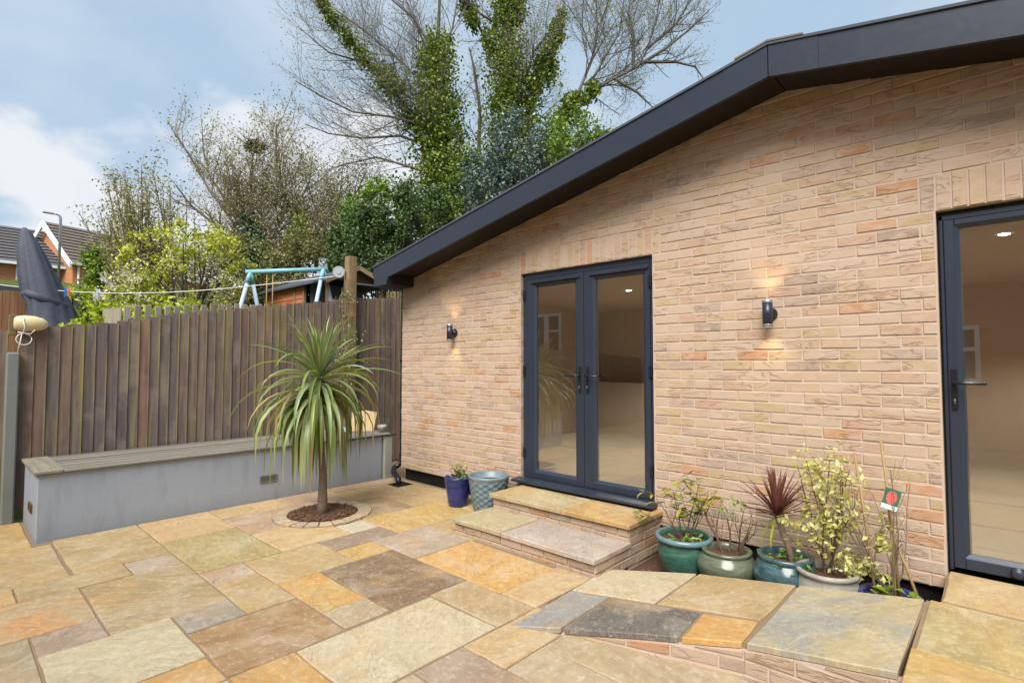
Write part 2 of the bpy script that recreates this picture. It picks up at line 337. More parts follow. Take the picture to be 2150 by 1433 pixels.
M_['palmleaf']=leafmat('palm_leaf',[(.05,lin(92,118,62,.9)),(.25,lin(134,152,80,.9)),(.45,lin(122,142,98,.9)),(.62,lin(176,178,102,.92)),(.78,lin(146,164,124,.92)),(.92,lin(196,190,128,.92))],.36,.28,.5,use='obj')
M_['palmdry']=leafmat('palm_leaf_dry',[(.1,lin(140,116,70,.8)),(.9,lin(186,164,112,.8))],.6,.2,.3,use='obj')
M_['redleaf']=leafmat('red_cordyline_leaf',[(.1,lin(108,62,58,.8)),(.5,lin(142,88,76,.8)),(.9,lin(126,80,84,.8))],.4,.18,.45,use='obj')
M_['ivy']=leafmat('ivy_leaf',[(.05,lin(65,83,29,.92)),(.3,lin(99,120,39,.92)),(.55,lin(124,144,50,.92)),(.75,lin(148,162,62,.92)),(.95,lin(161,162,97,.92))],.45,.22,.5)
M_['holly']=leafmat('holly_leaf',[(.05,lin(38,64,38,.95)),(.4,lin(64,96,60,.95)),(.7,lin(94,125,94,.95)),(.95,lin(156,179,168,.95))],.32,.12,.6)
M_['hollygreen']=leafmat('holly_green_leaf',[(.05,lin(44,66,34,.8)),(.4,lin(70,98,48,.85)),(.7,lin(98,124,66,.85)),(.95,lin(138,156,104,.85))],.45,.18,.4)
M_['scrubleaf']=leafmat('scrub_leaf',[(.05,lin(84,92,52,.95)),(.4,lin(124,128,74,.95)),(.75,lin(150,146,96,.95)),(.95,lin(168,160,110,.95))],.5,.25,.35)
M_['hollyblue']=leafmat('holly_leaf_blue',[(.05,lin(43,67,55,.8)),(.4,lin(78,101,89,.8)),(.7,lin(117,136,129,.8)),(.95,lin(179,186,187,.8))],.3,.12,.6)
M_['laurel']=leafmat('laurel_leaf',[(.05,lin(67,99,31,.8)),(.4,lin(106,141,46,.8)),(.75,lin(152,176,69,.8)),(.95,lin(196,203,116,.8))],.4,.25,.5)
M_['spring']=leafmat('spring_leaf',[(.05,lin(123,134,40,.95)),(.4,lin(174,179,58,.95)),(.75,lin(212,212,94,.95)),(.95,lin(228,224,145,.95))],.5,.3,.4)
M_['bud']=leafmat('leaf_bud',[(.05,lin(126,114,82,.95)),(.5,lin(166,156,116,.95)),(.95,lin(176,176,122,.95))],.6,.25,.3)
M_['blossom']=leafmat('blossom',[(.1,lin(226,222,196,.9)),(.9,lin(240,232,220,.9))],.6,.3,.3)
M_['bush']=leafmat('bush_leaf',[(.05,lin(80,109,24,.8)),(.5,lin(122,151,41,.8)),(.95,lin(170,186,74,.8))],.45,.28,.4)
M_['limeleaf']=leafmat('lime_leaf',[(.05,lin(128,150,20,.85)),(.5,lin(172,190,40,.9)),(.95,lin(206,212,80,.9))],.45,.3,.4)
M_['varieg']=leafmat('variegated_leaf',[(.05,lin(150,150,70,.85)),(.4,lin(206,202,116,.9)),(.8,lin(226,222,158,.9)),(.95,lin(172,160,70,.85))],.45,.25,.4)
M_['potleaf']=leafmat('rhododendron_leaf',[(.05,lin(92,120,48,.85)),(.35,lin(140,160,76,.9)),(.6,lin(176,164,58,.85)),(.8,lin(156,140,50,.8)),(.95,lin(150,180,110,.9))],.38,.25,.5,use='obj')
M_['herb']=leafmat('herb_leaf',[(.05,lin(78,116,38,.95)),(.5,lin(118,152,67,.95)),(.95,lin(168,190,116,.95))],.45,.2,.45)
M_['lav']=leafmat('lavender_leaf',[(.05,lin(145,138,100,.95)),(.5,lin(174,168,107,.95)),(.95,lin(208,210,145,.95))],.55,.2,.4)
def glaze(name,c1,c2,rough=.22,sc_=(4,4,9)):
    t=NT(name); p=t.pos(); n=t.noise(t.map(p,sc_),2.5,5,.6,.8); n2=t.noise(p,40,3,.6); col=t.mix(t.ramp(n,[(.35,0),(.65,1)]),c1,c2); col=t.mix(t.math('MULTIPLY',n2,.25),col,(.1,.1,.1),'MULTIPLY'); t.bump(n2,.08,.003); return t.fin(col,rough,.55)
M_['g_navy']=glaze('glaze_navy',lin(36,44,108,.7),lin(58,70,140,.75),.16)
M_['g_teal']=glaze('glaze_pale_teal',lin(116,138,146,.7),lin(138,158,164,.75),.4)
M_['g_green']=glaze('glaze_jade',lin(52,100,86,.7),lin(86,132,114,.75),.2,(3,3,14))
M_['g_rim']=glaze('glaze_blue_rim',lin(104,140,150,.75),lin(128,158,164,.8),.22)
M_['g_olive']=glaze('glaze_olive',lin(96,104,80,.75),lin(122,128,106,.8),.2,(3,3,14))
M_['g_blue']=glaze('glaze_blue_green',lin(56,90,98,.7),lin(88,116,118,.75),.18,(5,5,12))
M_['g_white']=glaze('stone_white_pot',lin(164,160,146,.75),lin(186,182,168,.8),.65)
M_['roofA']=None
def roof_mat(name,c,pitch=9.0):
    t=NT(name); u=t.new('ShaderNodeTexCoord').outputs['Generated']; p=t.pos(); sep=t.new('ShaderNodeSeparateXYZ'); t.L.new(u,sep.inputs[0])
    n=t.noise(p,3,4,.6); return t.fin(t.mix(n,tuple(x*.75 for x in c),tuple(x*1.25 for x in c)),.8,.25)
M_['tile']=roof_mat('roof_tile',lin(112,108,110,.72)); M_['tileb']=roof_mat('roof_tile_brown',lin(134,120,112,.74))
M_['felt']=simple('roof_felt',lin(92,98,108,.7),.8,.3,var=.2)
M_['redbrick']=None
def farbrick(name,c1,c2,mo):
    t=NT(name); b=t.new('ShaderNodeTexBrick'); p=t.pos(); m=t.new('ShaderNodeSeparateXYZ'); t.L.new(p,m.inputs[0]); c=t.new('ShaderNodeCombineXYZ')
    t.L.new(t.math('ADD',m.outputs[0],m.outputs[1]),c.inputs[0]); t.L.new(m.outputs[2],c.inputs[1]); t.L.new(c.outputs[0],b.inputs['Vector'])
    b.inputs['Scale'].default_value=1; b.inputs['Brick Width'].default_value=.225; b.inputs['Row Height'].default_value=.075; b.inputs['Mortar Size'].default_value=.005
    t.set(b.inputs['Color1'],c1); t.set(b.inputs['Color2'],c2); t.set(b.inputs['Mortar'],mo); return t.fin(b.outputs[0],.85,.2)
M_['redbrick']=farbrick('far_orange_brick',lin(202,132,90,.8),lin(212,146,104,.8),lin(190,160,130,.7))
M_['backbrick']=farbrick('opposite_brick',lin(196,146,108,1),lin(208,158,118,1),lin(190,168,144,.95))
M_['white']=simple('white_upvc',(.78,.78,.77),.4,.45,var=.03)
M_['cream']=simple('cream_plastic',lin(222,206,160,.85),.5,.4,var=.08)
M_['lineplastic']=simple('line_white',(.72,.71,.66),.5,.3,var=.05)
M_['cover']=simple('cover_fabric',lin(84,88,102,.75),.62,.3,var=.25,vs=5,bump=1.0,bs=7)
M_['swing']=simple('swing_blue',lin(140,196,206,.85),.4,.4,var=.12,vs=9)
M_['swinglilac']=simple('swing_pale',lin(190,206,226,.85),.4,.4,var=.08,vs=9)
M_['shed']=wood_mat('shed_cladding',[(.2,lin(190,110,72,.8)),(.8,lin(206,134,92,.8))],lin(214,150,110,.7),None,vs=14,axis='x')
M_['timber']=wood_mat('timber_post',[(.2,lin(150,124,90,.8)),(.8,lin(172,146,108,.8))],lin(186,160,124,.7),None)
M_['picket']=wood_mat('picket_pale',[(.2,lin(176,164,140,.8)),(.8,lin(198,188,170,.8))],lin(160,158,110,.7),None)
M_['brownfence']=wood_mat('brown_fence',[(.2,lin(146,104,74,.8)),(.8,lin(168,122,88,.8))],lin(150,120,90,.7),None)
M_['darkpanel']=simple('dark_panel',lin(84,84,96,.7),.7,.3,var=.2)
M_['grass']=simple('rough_grass',lin(96,104,54,.7),.95,.1,var=.4,vs=2,bump=.8,bs=8)
M_['floor']=simple('room_floor',lin(190,180,166,.9),.35,.4,var=.05)
M_['plaster']=simple('room_plaster',(.55,.47,.40),.8,.2,var=.02)
M_['gapshade']=simple('wall_gap_shade',(.012,.010,.010),.7,.2,var=.2)
M_['galv']=simple('galvanised',lin(170,176,180,.75),.35,.5,.6,var=.1)
def glass_mat():
    t=NT('door_glass'); N=t.N; N.remove(t.b)
    tr=t.new('ShaderNodeBsdfTransparent'); tr.inputs[0].default_value=(.80,.82,.81,1)
    gl=t.new('ShaderNodeBsdfGlossy'); gl.inputs['Roughness'].default_value=.008; gl.inputs[0].default_value=(.96,.93,.90,1)
    fr=t.new('ShaderNodeLayerWeight'); fr.inputs['Blend'].default_value=.5
    f=t.math('ADD',t.math('MULTIPLY',t.math('POWER',fr.outputs['Facing'],2.5),.46),.15,True)
    mx=t.new('ShaderNodeMixShader'); t.L.new(f,mx.inputs[0]); t.L.new(tr.outputs[0],mx.inputs[1]); t.L.new(gl.outputs[0],mx.inputs[2]); t.L.new(mx.outputs[0],t.out.inputs[0]); return t.m
M_['glass']=glass_mat()
def emis(name,c,s):
    t=NT(name); t.b.inputs['Emission Color'].default_value=c+(1,); t.b.inputs['Emission Strength'].default_value=s; t.b.inputs['Base Color'].default_value=c+(1,); return t.m
M_['lampglow']=emis('lamp_glow',(1,.72,.36),5); M_['spot']=emis('ceiling_spot',(1,.9,.7),14)
M_['winglass']=simple('far_window_glass',(.05,.06,.075),.08,.6,var=.1)
# ------------------------------------------------------------------ ground
def terrain():
    xs=np.concatenate([np.linspace(-110,-46,9),np.linspace(-44,-8,25),np.array([-7.2,-6.95,-6.0,0,6,12,40,100])]); ys=np.concatenate([np.linspace(-90,-12,9),np.linspace(-9,24,23),np.array([35,60,100])])
    V=[];nx=len(xs)
    for y in ys:
        for x in xs:
            d=max(0,-x-6.9); z=-.35 if x>-6.96 else min(6.4,.35+.165*d)+ .06*max(-6,min(10,y))*min(1,d/3)
            V.append((x,y,z+(.06*math.sin(x*1.7)*math.cos(y*1.3) if d>0 else 0)))
    F=[(j*nx+i,j*nx+i+1,(j+1)*nx+i+1,(j+1)*nx+i) for j in range(len(ys)-1) for i in range(nx-1)]
    tag(MB().add(V,F,True).build('ground',M_['grass']),kind='structure')
terrain()

# ------------------------------------------------------------------ paving
PAL=dict(tan=(200,172,124),peach=(214,180,132),olive=(188,170,112),pale=(216,202,172),orange=(222,172,100),brown=(140,110,84),pinkgrey=(188,168,152),lav=(166,144,130),grey=(164,158,150),wood=(186,144,100),white=(216,208,188),pink=(194,162,138),rough=(198,178,148),mauve=(178,154,138),yel=(214,178,104),dark=(106,104,108),slate=(176,166,160))
slab_mesh_n=[0]
def slab(parent,poly,col,band=.5,mat='stone',z=0.0,th=.032,zf=None,gap=.006,name='paving_slab',jit=.0035):
    cxy=Vector((sum(p[0] for p in poly)/len(poly),sum(p[1] for p in poly)/len(poly))); n=len(poly)
    P=[Vector(p) for p in poly]; area=sum(P[i].x*P[(i+1)%n].y-P[(i+1)%n].x*P[i].y for i in range(n))
    if area<0: P=P[::-1]
    # inset each edge by the joint gap
    Q=[]
    for i in range(n):
        a,b,c=P[i-1],P[i],P[(i+1)%n]; d1=(b-a).normalized(); d2=(c-b).normalized(); n1=Vector((-d1.y,d1.x)); n2=Vector((-d2.y,d2.x))
        m=(n1+n2); k=gap/max(.3,(1+n1.dot(n2))); Q.append(b+m*k)
    ring=[]
    for i in range(n):
        a,b=Q[i],Q[(i+1)%n]; d=(b-a); nn=Vector((-d.y,d.x)).normalized()
        for k in range(4):
            t=k/4 + (rng.uniform(-.06,.06) if k else 0); ring.append(a+d*t+nn*(rng.uniform(-jit,jit)) )
    m=len(ring); zt=lambda p:(zf(p.x) if zf else z)
    tx,ty=(rng.uniform(-.003,.003),rng.uniform(-.003,.003)) if not zf else (0,0); dz=rng.uniform(-.0022,.0022) if not zf else 0
    V=[]
    for lev in range(3):
        for p in ring:
            q=p if lev<2 else p+(cxy-p).normalized()*.006
            zz=zt(q)+dz+(q.x-cxy.x)*tx+(q.y-cxy.y)*ty
            zz+=[-th,-.005+rng.uniform(-.0015,.0015),0][lev]; V.append((q.x-cxy.x,q.y-cxy.y,zz))
    F=[tuple(2*m+i for i in range(m))]
    for lev in (0,1): F+=[(lev*m+i,lev*m+(i+1)%m,(lev+1)*m+(i+1)%m,(lev+1)*m+i) for i in range(m)]
    c=lin(*PAL[col],.72) if isinstance(col,str) else lin(*col,.72); c=(c[0]*1.01,c[1]*.985,c[2]*.90)
    j=rng.uniform(.96,1.04); c=tuple(x*j for x in c)
    return MB().add(V,F).build(name,M_[mat],parent,(cxy.x,cxy.y,0),0,c+(band,))
def rect(x0,x1,y0,y1): return [(x0,y0),(x1,y0),(x1,y1),(x0,y1)]
pb=MB(); zb=-.009
pb.box((-6.95,-8.0,-.4),(-2.15,4.162,zb)); pb.box((-6.95,4.162,-.4),(-5.72,6.5,zb)); pb.box((-2.15,-8.0,-.4),(3.6,2.62,zb))
patio=tag(pb.build('patio',M_['joint']),kind='structure')
S=[(-5.78,-4.83,.09,.69,'tan',.4),(-5.9,-5.47,.70,1.30,'tan',.5),(-5.47,-4.83,.70,1.30,'tan',.8),(-5.9,-5.16,1.30,1.90,'peach',.3),(-5.16,-4.21,1.30,1.90,'olive',.7),
(-5.9,-5.5,1.90,2.26,'tan',.3),(-5.9,-5.5,2.26,2.58,'peach',.5),(-5.9,-5.45,2.58,3.15,'pink',.5),(-5.9,-5.67,3.15,4.10,'pink',.6),(-5.67,-5.16,3.10,4.10,'tan',.5),(-5.45,-5.16,2.58,3.10,'pink',.4),
(-5.5,-4.83,1.90,2.52,'pink',.6),(-4.83,-4.21,1.90,2.52,'peach',.2),(-4.50,-4.21,2.52,2.80,'white',.1),(-5.5,-5.16,2.52,2.58,'pink',.4),(-5.16,-4.50,2.52,2.80,'tan',.3),(-4.21,-3.92,2.19,2.80,'lav',.6),
(-4.53,-3.92,2.80,3.72,'yel',.6),(-5.16,-4.53,2.80,3.42,(166,142,110),.6),(-5.16,-4.53,3.42,4.10,'tan',.5),(-4.53,-3.62,3.72,4.10,'tan',.4),
(-3.92,-3.32,2.52,3.09,'pinkgrey',.3),(-3.92,-3.62,2.20,2.52,'yel',.4),(-3.92,-3.3,3.09,3.72,'tan',.4),(-4.21,-3.62,1.60,2.20,'tan',.5),(-3.62,-2.74,1.90,2.52,'brown',.9),
(-4.21,-3.92,1.30,1.60,'pink',.3),(-3.92,-3.33,1.30,1.60,'tan',.6),(-3.62,-3.02,1.60,1.90,'yel',.3,'stone_rust'),(-3.02,-2.74,1.60,1.90,'rough',.4),
(-3.33,-2.73,.98,1.60,'wood',1.0),(-3.62,-3.33,.98,1.30,'grey',.4),(-4.53,-3.62,.69,1.30,(196,172,128),1.0),(-4.83,-4.53,.39,.99,'tan',.6),(-4.83,-4.53,.99,1.30,'pinkgrey',.4),(-4.83,-4.53,-.2,.39,'peach',.4,'stone_rust'),
(-4.53,-3.92,.08,.69,(206,178,138),.6,'stone_rust'),(-3.92,-3.62,.39,.69,'mauve',.3),(-3.92,-3.0,-.21,.39,(178,158,124),.6),(-3.62,-3.0,.39,.98,'pale',.5),(-3.0,-2.72,.39,.98,'orange',.5),(-2.72,-2.12,.38,.98,'pale',.4),
(-2.72,-2.12,.98,1.30,'orange',.6),(-2.72,-2.13,1.30,2.19,'pale',.2),(-2.74,-2.12,2.19,2.52,(198,170,130),.8),(-3.32,-2.42,2.52,3.09,'orange',.4),(-2.42,-2.12,2.52,3.12,'peach',.5),
(-2.12,-1.81,1.92,2.53,'peach',.3),(-2.12,-1.5,1.60,1.92,'mauve',.5),(-1.81,-.9,2.20,2.62,'rough',.5),(-1.81,-.9,1.92,2.20,'rough',.4),(-2.12,-1.5,.98,1.60,'rough',.6),(-1.5,-.9,1.30,1.92,'rough',.5),(-.9,-.33,1.6,2.62,'pink',.5)]
for s in S: slab(patio,rect(*s[:4]),s[4],s[5],s[6] if len(s)>6 else 'stone')
# beyond the frame the same random-length courses run on towards the house opposite
bands=[(-6.8,-5.78,.58),(-5.78,-4.83,.09),(-4.83,-4.53,-.2),(-4.53,-3.92,.08),(-3.92,-3.0,-.21),(-3.0,-2.72,.39),(-2.72,-2.12,.38),(-2.12,-1.5,.98),(-1.5,-.9,1.30),(-.9,-.33,1.6),(-.33,.57,1.6),(.57,1.2,1.6)]
names=['tan','peach','olive','pale','yel','pink','rough','pinkgrey','mauve','wood']
for x0,x1,yt in bands:
    y=yt
    while y>-3.6:
        l=rng.choice([.3,.6,.6,.9]) if x1-x0>.35 else rng.choice([.3,.6]); slab(patio,rect(x0,x1,y-l,y),rng.choice(names),rng.uniform(.2,.9)); y-=l
slab(patio,rect(-6.8,-5.9,.06,.58),'olive',.9)
# tree pit: ring of setts, soil, chips
PX,PY=-4.97,2.64
rgm=MB(); rgm.lathe([(.325,.0035),(.468,.0035)],48,(PX,PY,0)); rgm.build('sett_bed',M_['joint'],patio)
ns=22
for k in range(ns):
    a0=2*math.pi*k/ns+.018; a1=2*math.pi*(k+1)/ns-.018; r0,r1=.335,.455+rng.uniform(-.012,.012)
    V=[]
    for zz in (-.02,.011+rng.uniform(0,.004)):
        for r,a in ((r0,a0),(r1,a0),(r1,a1),(r0,a1)): V.append((PX+r*math.cos(a),PY+r*math.sin(a),zz))
    MB().add(V,[(3,2,1,0),(4,5,6,7),(0,1,5,4),(1,2,6,5),(2,3,7,6),(3,0,4,7)]).build('sett',M_['stone'],patio,None,0,lin(*rng.choice([(208,188,154),(198,178,154),(214,194,158),(190,168,144)]),.78)+(.4,))
soil=MB(); V=[(PX,PY,.022)]; F=[]; 
for j,r in enumerate((.12,.24,.336)):
    for k in range(28):
        a=2*math.pi*k/28; V.append((PX+r*math.cos(a),PY+r*math.sin(a),(.020,.015,.008)[j]+rng.uniform(-.006,.006)*(j<2)))
for k in range(28):
    F.append((0,1+k,1+(k+1)%28))
    for j in (0,1): F.append((1+j*28+k,1+(j+1)*28+k,1+(j+1)*28+(k+1)%28,1+j*28+(k+1)%28))
tag(soil.add(V,F,True).build('soil',M_['soil'],patio),kind='stuff')
ch=MB()
for i in range(420):
    a=rng.uniform(0,6.283); r=.32*math.sqrt(rng.random()); p=Vector((PX+r*math.cos(a),PY+r*math.sin(a),.02)); l=rng.uniform(.008,.022); w=l*rng.uniform(.4,.7)
    M=Matrix.Rotation(rng.uniform(0,6.28),3,'Z')@Matrix.Rotation(rng.uniform(-.6,.6),3,'X'); b=len(ch.v)
    ch.add([tuple(p+M@Vector(q)) for q in ((-l,-w,0),(l,-w,0),(l,w,0),(-l,w,0),(0,0,w*.9))],[(0,1,4),(1,2,4),(2,3,4),(3,0,4)])
tag(ch.build('bark_chips',M_['bark_chip'],patio),kind='stuff')
# planting trench under the wall
tr=MB(); tr.box((-2.148,2.55,-.5),(-.1,4.2,-.085)); tag(tr.build('planting_trench',M_['soil']),kind='structure')
gch=MB()
for i in range(260):
    p=Vector((rng.uniform(-2.08,-.35),rng.uniform(3.45,4.1),-.083)); l=rng.uniform(.008,.02); M=Matrix.Rotation(rng.uniform(0,6.28),3,'Z')
    gch.add([tuple(p+M@Vector(q)) for q in ((-l,-l*.7,0),(l,-l*.6,0),(l*.8,l*.7,0),(-l*.7,l*.6,0),(0,0,l*.9))],[(0,1,4),(1,2,4),(2,3,4),(3,0,4)])
tag(gch.build('gravel',M_['bark_chip']),kind='stuff')

# ------------------------------------------------------------------ brickwork
def clip(poly,a,b,c):
    out=[]; n=len(poly)
    for i in range(n):
        p,q=poly[i],poly[(i+1)%n]; dp=a*p[0]+b*p[1]-c; dq=a*q[0]+b*q[1]-c
        if dp<=0: out.append(p)
        if dp*dq<0: t=dp/(dp-dq); out.append((p[0]+(q[0]-p[0])*t,p[1]+(q[1]-p[1])*t))
    return out
def brick_vf(poly,t,rg,ch=.0035):
    n=len(poly); cx=sum(p[0] for p in poly)/n; cz=sum(p[1] for p in poly)/n
    V=[]; x0=min(p[0] for p in poly);x1=max(p[0] for p in poly);z0=min(p[1] for p in poly);z1=max(p[1] for p in poly)
    J=[(rg.uniform(-.0022,.0022),rg.uniform(-.0022,.0022)) for _ in poly]
    for lev in range(3):
        for (u,z),(ju,jz) in zip(poly,J):
            k=0 if lev<2 else ch
            uu=u+ju+(k if u<cx else -k); zz=z+jz+(k if z<cz else -k)
            y=[.004,-(t-ch),-t-rg.uniform(-.0012,.0012)][lev]; V.append((uu-cx,y,zz-cz))
    F=[tuple(2*n+i for i in range(n))]
    for lev in (0,1): F+=[(lev*n+i,lev*n+(i+1)%n,(lev+1)*n+(i+1)%n,(lev+1)*n+i) for i in range(n)]
    return V,F,cx,cz
_full={}
def add_bricks(parent,polys,origin,rotz,mat,t=.009,keep=10**9,key=None,name='brick',stuff='bricks'):
    """polys: convex (u,z) outlines; local x=u, local -y = outward"""
    ca,sa=math.cos(rotz),math.sin(rotz); items=[]
    for p in polys:
        if len(p)<3: continue
        ar=abs(sum(p[i][0]*p[(i+1)%len(p)][1]-p[(i+1)%len(p)][0]*p[i][1] for i in range(len(p))))/2
        if ar<.0006: continue
        items.append(p)
    if key: items.sort(key=key)
    st=MB()
    for i,p in enumerate(items):
        w=max(q[0] for q in p)-min(q[0] for q in p); h=max(q[1] for q in p)-min(q[1] for q in p)
        full=len(p)==4 and (abs(w-.215)<.001) and p[0][1]==p[1][1] and p[2][1]==p[3][1]
        tt=t+rng.uniform(-.0025,.0025)
        if i<keep:
            if full:
                kk=(mat,round(h,4),round(t,4),rng.randrange(14))
                if kk not in _full:
                    V,F,_,_=brick_vf(p,tt,rng); _full[kk]=MB().add(V,F).mesh(name,M_[mat])
                me=_full[kk]; cx=sum(q[0] for q in p)/4; cz=sum(q[1] for q in p)/4
            else:
                V,F,cx,cz=brick_vf(p,tt,rng); me=MB().add(V,F).mesh(name,M_[mat])
            link(name,me,parent,(origin[0]+ca*cx,origin[1]+sa*cx,origin[2]+cz),rotz)
        else:
            V,F,cx,cz=brick_vf(p,tt,rng); st.add([(origin[0]+ca*(x+cx)-sa*y,origin[1]+sa*(x+cx)+ca*y,origin[2]+z+cz) for x,y,z in V],F)
    if st.v: tag(st.build(stuff,M_[mat],parent),kind='stuff')
def bond(u0,u1,z0,nc,c,half0=0,L=.225,j=.010):
    out=[]
    for i in range(nc):
        z=z0+i*c; u=u0-(L/2 if (i+half0)%2 else 0)
        while u<u1-.012:
            a,b=max(u,u0),min(u+L-j,u1)
            if b-a>.02: out.append([(a,z+.004),(b,z+.004),(b,z+c-.006),(a,z+c-.006)])
            u+=L
    return out
# ------------------------------------------------------------------ the house
YW=4.118; Z0=.14; CC=.07583; XL,XR=-5.74,3.56; AX,AZ,SL=-1.09,3.461,.2
zl=lambda x:AZ-SL*abs(x-AX)
house=empty('brick_house',(-1.09,YW,0),'single storey buff brick building with dark gable fascia and glazed doors','house')
hp=Vector((-1.09,YW,0))
def hpart(mb,name,mat,parent=None):
    o=mb.build(name,mat); o.parent=parent or house
    if parent is None: o.location=(-hp.x,-hp.y,-hp.z)
    return o
D1=(-3.67,-2.165,.30,2.415); D2=(-.266,.66,Z0,2.415)
def xz(mb,poly,y0,y1):
    n=len(poly); V=[(x,y0,z) for x,z in poly]+[(x,y1,z) for x,z in poly]
    mb.add(V,[tuple(range(n)),tuple(range(2*n-1,n-1,-1))]+[(i,n+i,n+(i+1)%n,(i+1)%n) for i in range(n)])
wm=MB(); y0,y1=YW+.0045,YW+.11
xz(wm,[(XL,Z0),(D1[0],Z0),(D1[0],zl(D1[0])),(XL,zl(XL))],y0,y1)
xz(wm,[(D1[0],D1[3]),(D1[1],D1[3]),(D1[1],zl(D1[1])),(D1[0],zl(D1[0]))],y0,y1)
xz(wm,[(D1[0],Z0),(D1[1],Z0),(D1[1],D1[2]),(D1[0],D1[2])],y0,y1)
xz(wm,[(D1[1],Z0),(D2[0],Z0),(D2[0],zl(D2[0])),(AX,AZ),(D1[1],zl(D1[1]))],y0,y1)
xz(wm,[(D2[0],D2[3]),(D2[1],D2[3]),(D2[1],zl(D2[1])),(D2[0],zl(D2[0]))],y0,y1)
xz(wm,[(D2[1],Z0),(XR,Z0),(XR,zl(XR)),(D2[1],zl(D2[1]))],y0,y1)
wm.box((XL,y1,Z0),(XL+.11,10.2,2.5)); wm.box((XR-.11,y1,Z0),(XR,10.2,2.5)); wm.box((XL,10.1,Z0),(XR,10.2,2.5))
wall=hpart(wm,'wall',M_['mortar'])
raw=[]; 
for p in bond(XL,XR,Z0,46,CC):
    z=p[0][1]; zt=p[2][1]; zm=(z+zt)/2; segs=[(p[0][0],p[1][0])]
    cuts=[]
    for d in (D1,D2):
        if d[2]-.01<zm<d[3]: cuts.append((d[0]-.004,d[1]+.004))
        elif d[3]<zm<d[3]+3*CC: cuts.append((d[0]-.075,d[1]+.075))
    for a,b in cuts:
        ns_=[]
        for s0,s1 in segs:
            if b<=s0 or a>=s1: ns_.append((s0,s1)); continue
            if s0<a-.02: ns_.append((s0,a-.006))
            if s1>b+.02: ns_.append((b+.006,s1))
        segs=ns_
    for s0,s1 in segs: raw.append([(s0,z),(s1,z),(s1,zt),(s0,zt)])
for d in (D1,D2):
    n=int(round((d[1]-d[0]+.15)/.075)); w=(d[1]-d[0]+.15)/n
    for k in range(n): u=d[0]-.075+k*w; raw.append([(u+.004,d[3]+.003),(u+w-.006,d[3]+.003),(u+w-.006,d[3]+3*CC-.006),(u+.004,d[3]+3*CC-.006)])
polys=[]
for p in raw:
    q=clip(clip(p,-SL,1,AZ-SL*AX-.006),SL,1,AZ+SL*AX-.006); polys.append(q)
def near(p):
    u=sum(q[0] for q in p)/len(p); z=sum(q[1] for q in p)/len(p); 
    return (99 if u>.12 else 0)+math.sqrt(u*u+17+(z-1.48)**2)
add_bricks(wall,polys,(0,YW+.0045,0),0,'brick',.0045,300,near)
# brick returns in the door reveals
for xx,rz in ((D1[0],R(90)),):
    add_bricks(wall,[[(0.0,Z0+i*CC+.004),(.085,Z0+i*CC+.004),(.085,Z0+(i+1)*CC-.006),(0.0,Z0+(i+1)*CC-.006)] for i in range(2,30)],(xx-.004,YW+.003,0),rz,'brick',.004,0,stuff='reveal_bricks')
# recessed footing; its near-black colour stands in for shade in the gap
ft=MB(); ft.box((XL+.03,YW+.05,-.4),(D2[0]+.2,YW+.12,Z0+.01)); hpart(ft,'footing',M_['gapshade'])
# roof: fascia, soffit, slopes, ridge cap
YF=3.722; FT,FB=3.613,3.404; FS=.196; XE=-5.80
ft_=lambda x:FT-FS*abs(x-AX); fb_=lambda x:FB-FS*abs(x-AX)
f=MB(); gapx=.006
xz(f,[(-5.50,fb_(-5.50)),(AX-.30,fb_(AX-.30)),(AX-.30,ft_(AX-.30)),(XE,ft_(XE)),(XE,2.455),(-5.53,2.455)],YF,YF+.03); hpart(f,'fascia',M_['fascia'])
f=MB(); xz(f,[(AX+.30,fb_(AX+.30)),(XR+.1,fb_(XR+.1)),(XR+.1,ft_(XR+.1)),(AX+.30,ft_(AX+.30))],YF,YF+.03); hpart(f,'fascia',M_['fascia'])
for sgn in (-1,1):
    f=MB(); a,b=(AX-.299,AX-.003) if sgn<0 else (AX+.003,AX+.299)
    xz(f,[(a,fb_(a)-.002),(b,fb_(b)-.002),(b,ft_(b)+.003),(a,ft_(a)+.003)],YF-.003,YF+.03); hpart(f,'ridge_fascia',M_['fascia'])
so=MB()
for x0,x1 in ((-5.47,AX-.004),(AX+.004,XR+.05)):
    V=[]; 
    for x in (x0,x1):
        for y in (YF+.031,YW+.06):
            zz=AZ-.003-SL*abs(x-AX)-.0; V+=[(x,y,zz),(x,y,zz+.02)]
    so.add(V,[(0,2,6,4),(1,5,7,3),(0,1,3,2),(4,6,7,5),(0,4,5,1),(2,3,7,6)])
hpart(so,'soffit',M_['soffit'])
eb=MB(); eb.box((XE+.005,YF+.031,2.46),(-5.50,YW+.0,2.50)); eb.box((-5.535,YF+.031,2.50),(-5.50,YW-.002,2.60)); eb.box((XE+.005,YF+.031,2.50),(XE+.03,10.3,2.68)); eb.box((XE+.005,YW+.0,2.46),(XL+.001,10.3,2.50)); hpart(eb,'eave_box',M_['soffit'])
rf=MB()
for sgn in (-1,1):
    xe=XE-.03 if sgn<0 else XR+.14
    V=[]
    for x in (AX,xe):
        for y in (YF-.012,10.4):
            zz=ft_(x)+.004; V+=[(x,y,zz),(x,y,zz+.018)]
    rf.add(V,[(0,2,6,4),(1,5,7,3),(0,1,3,2),(4,6,7,5),(0,4,5,1),(2,3,7,6)])
hpart(rf,'roof',M_['felt'])
rc=MB()
for sgn in (-1,1):
    V=[]
    for x in (AX,AX+sgn*.215):
        for y in (YF-.016,10.4):
            zz=ft_(x)+.0235; V+=[(x,y,zz),(x,y,zz+.012)]
    rc.add(V,[(0,2,6,4),(1,5,7,3),(0,1,3,2),(4,6,7,5),(0,4,5,1),(2,3,7,6)])
hpart(rc,'ridge_cap',M_['tileb'])
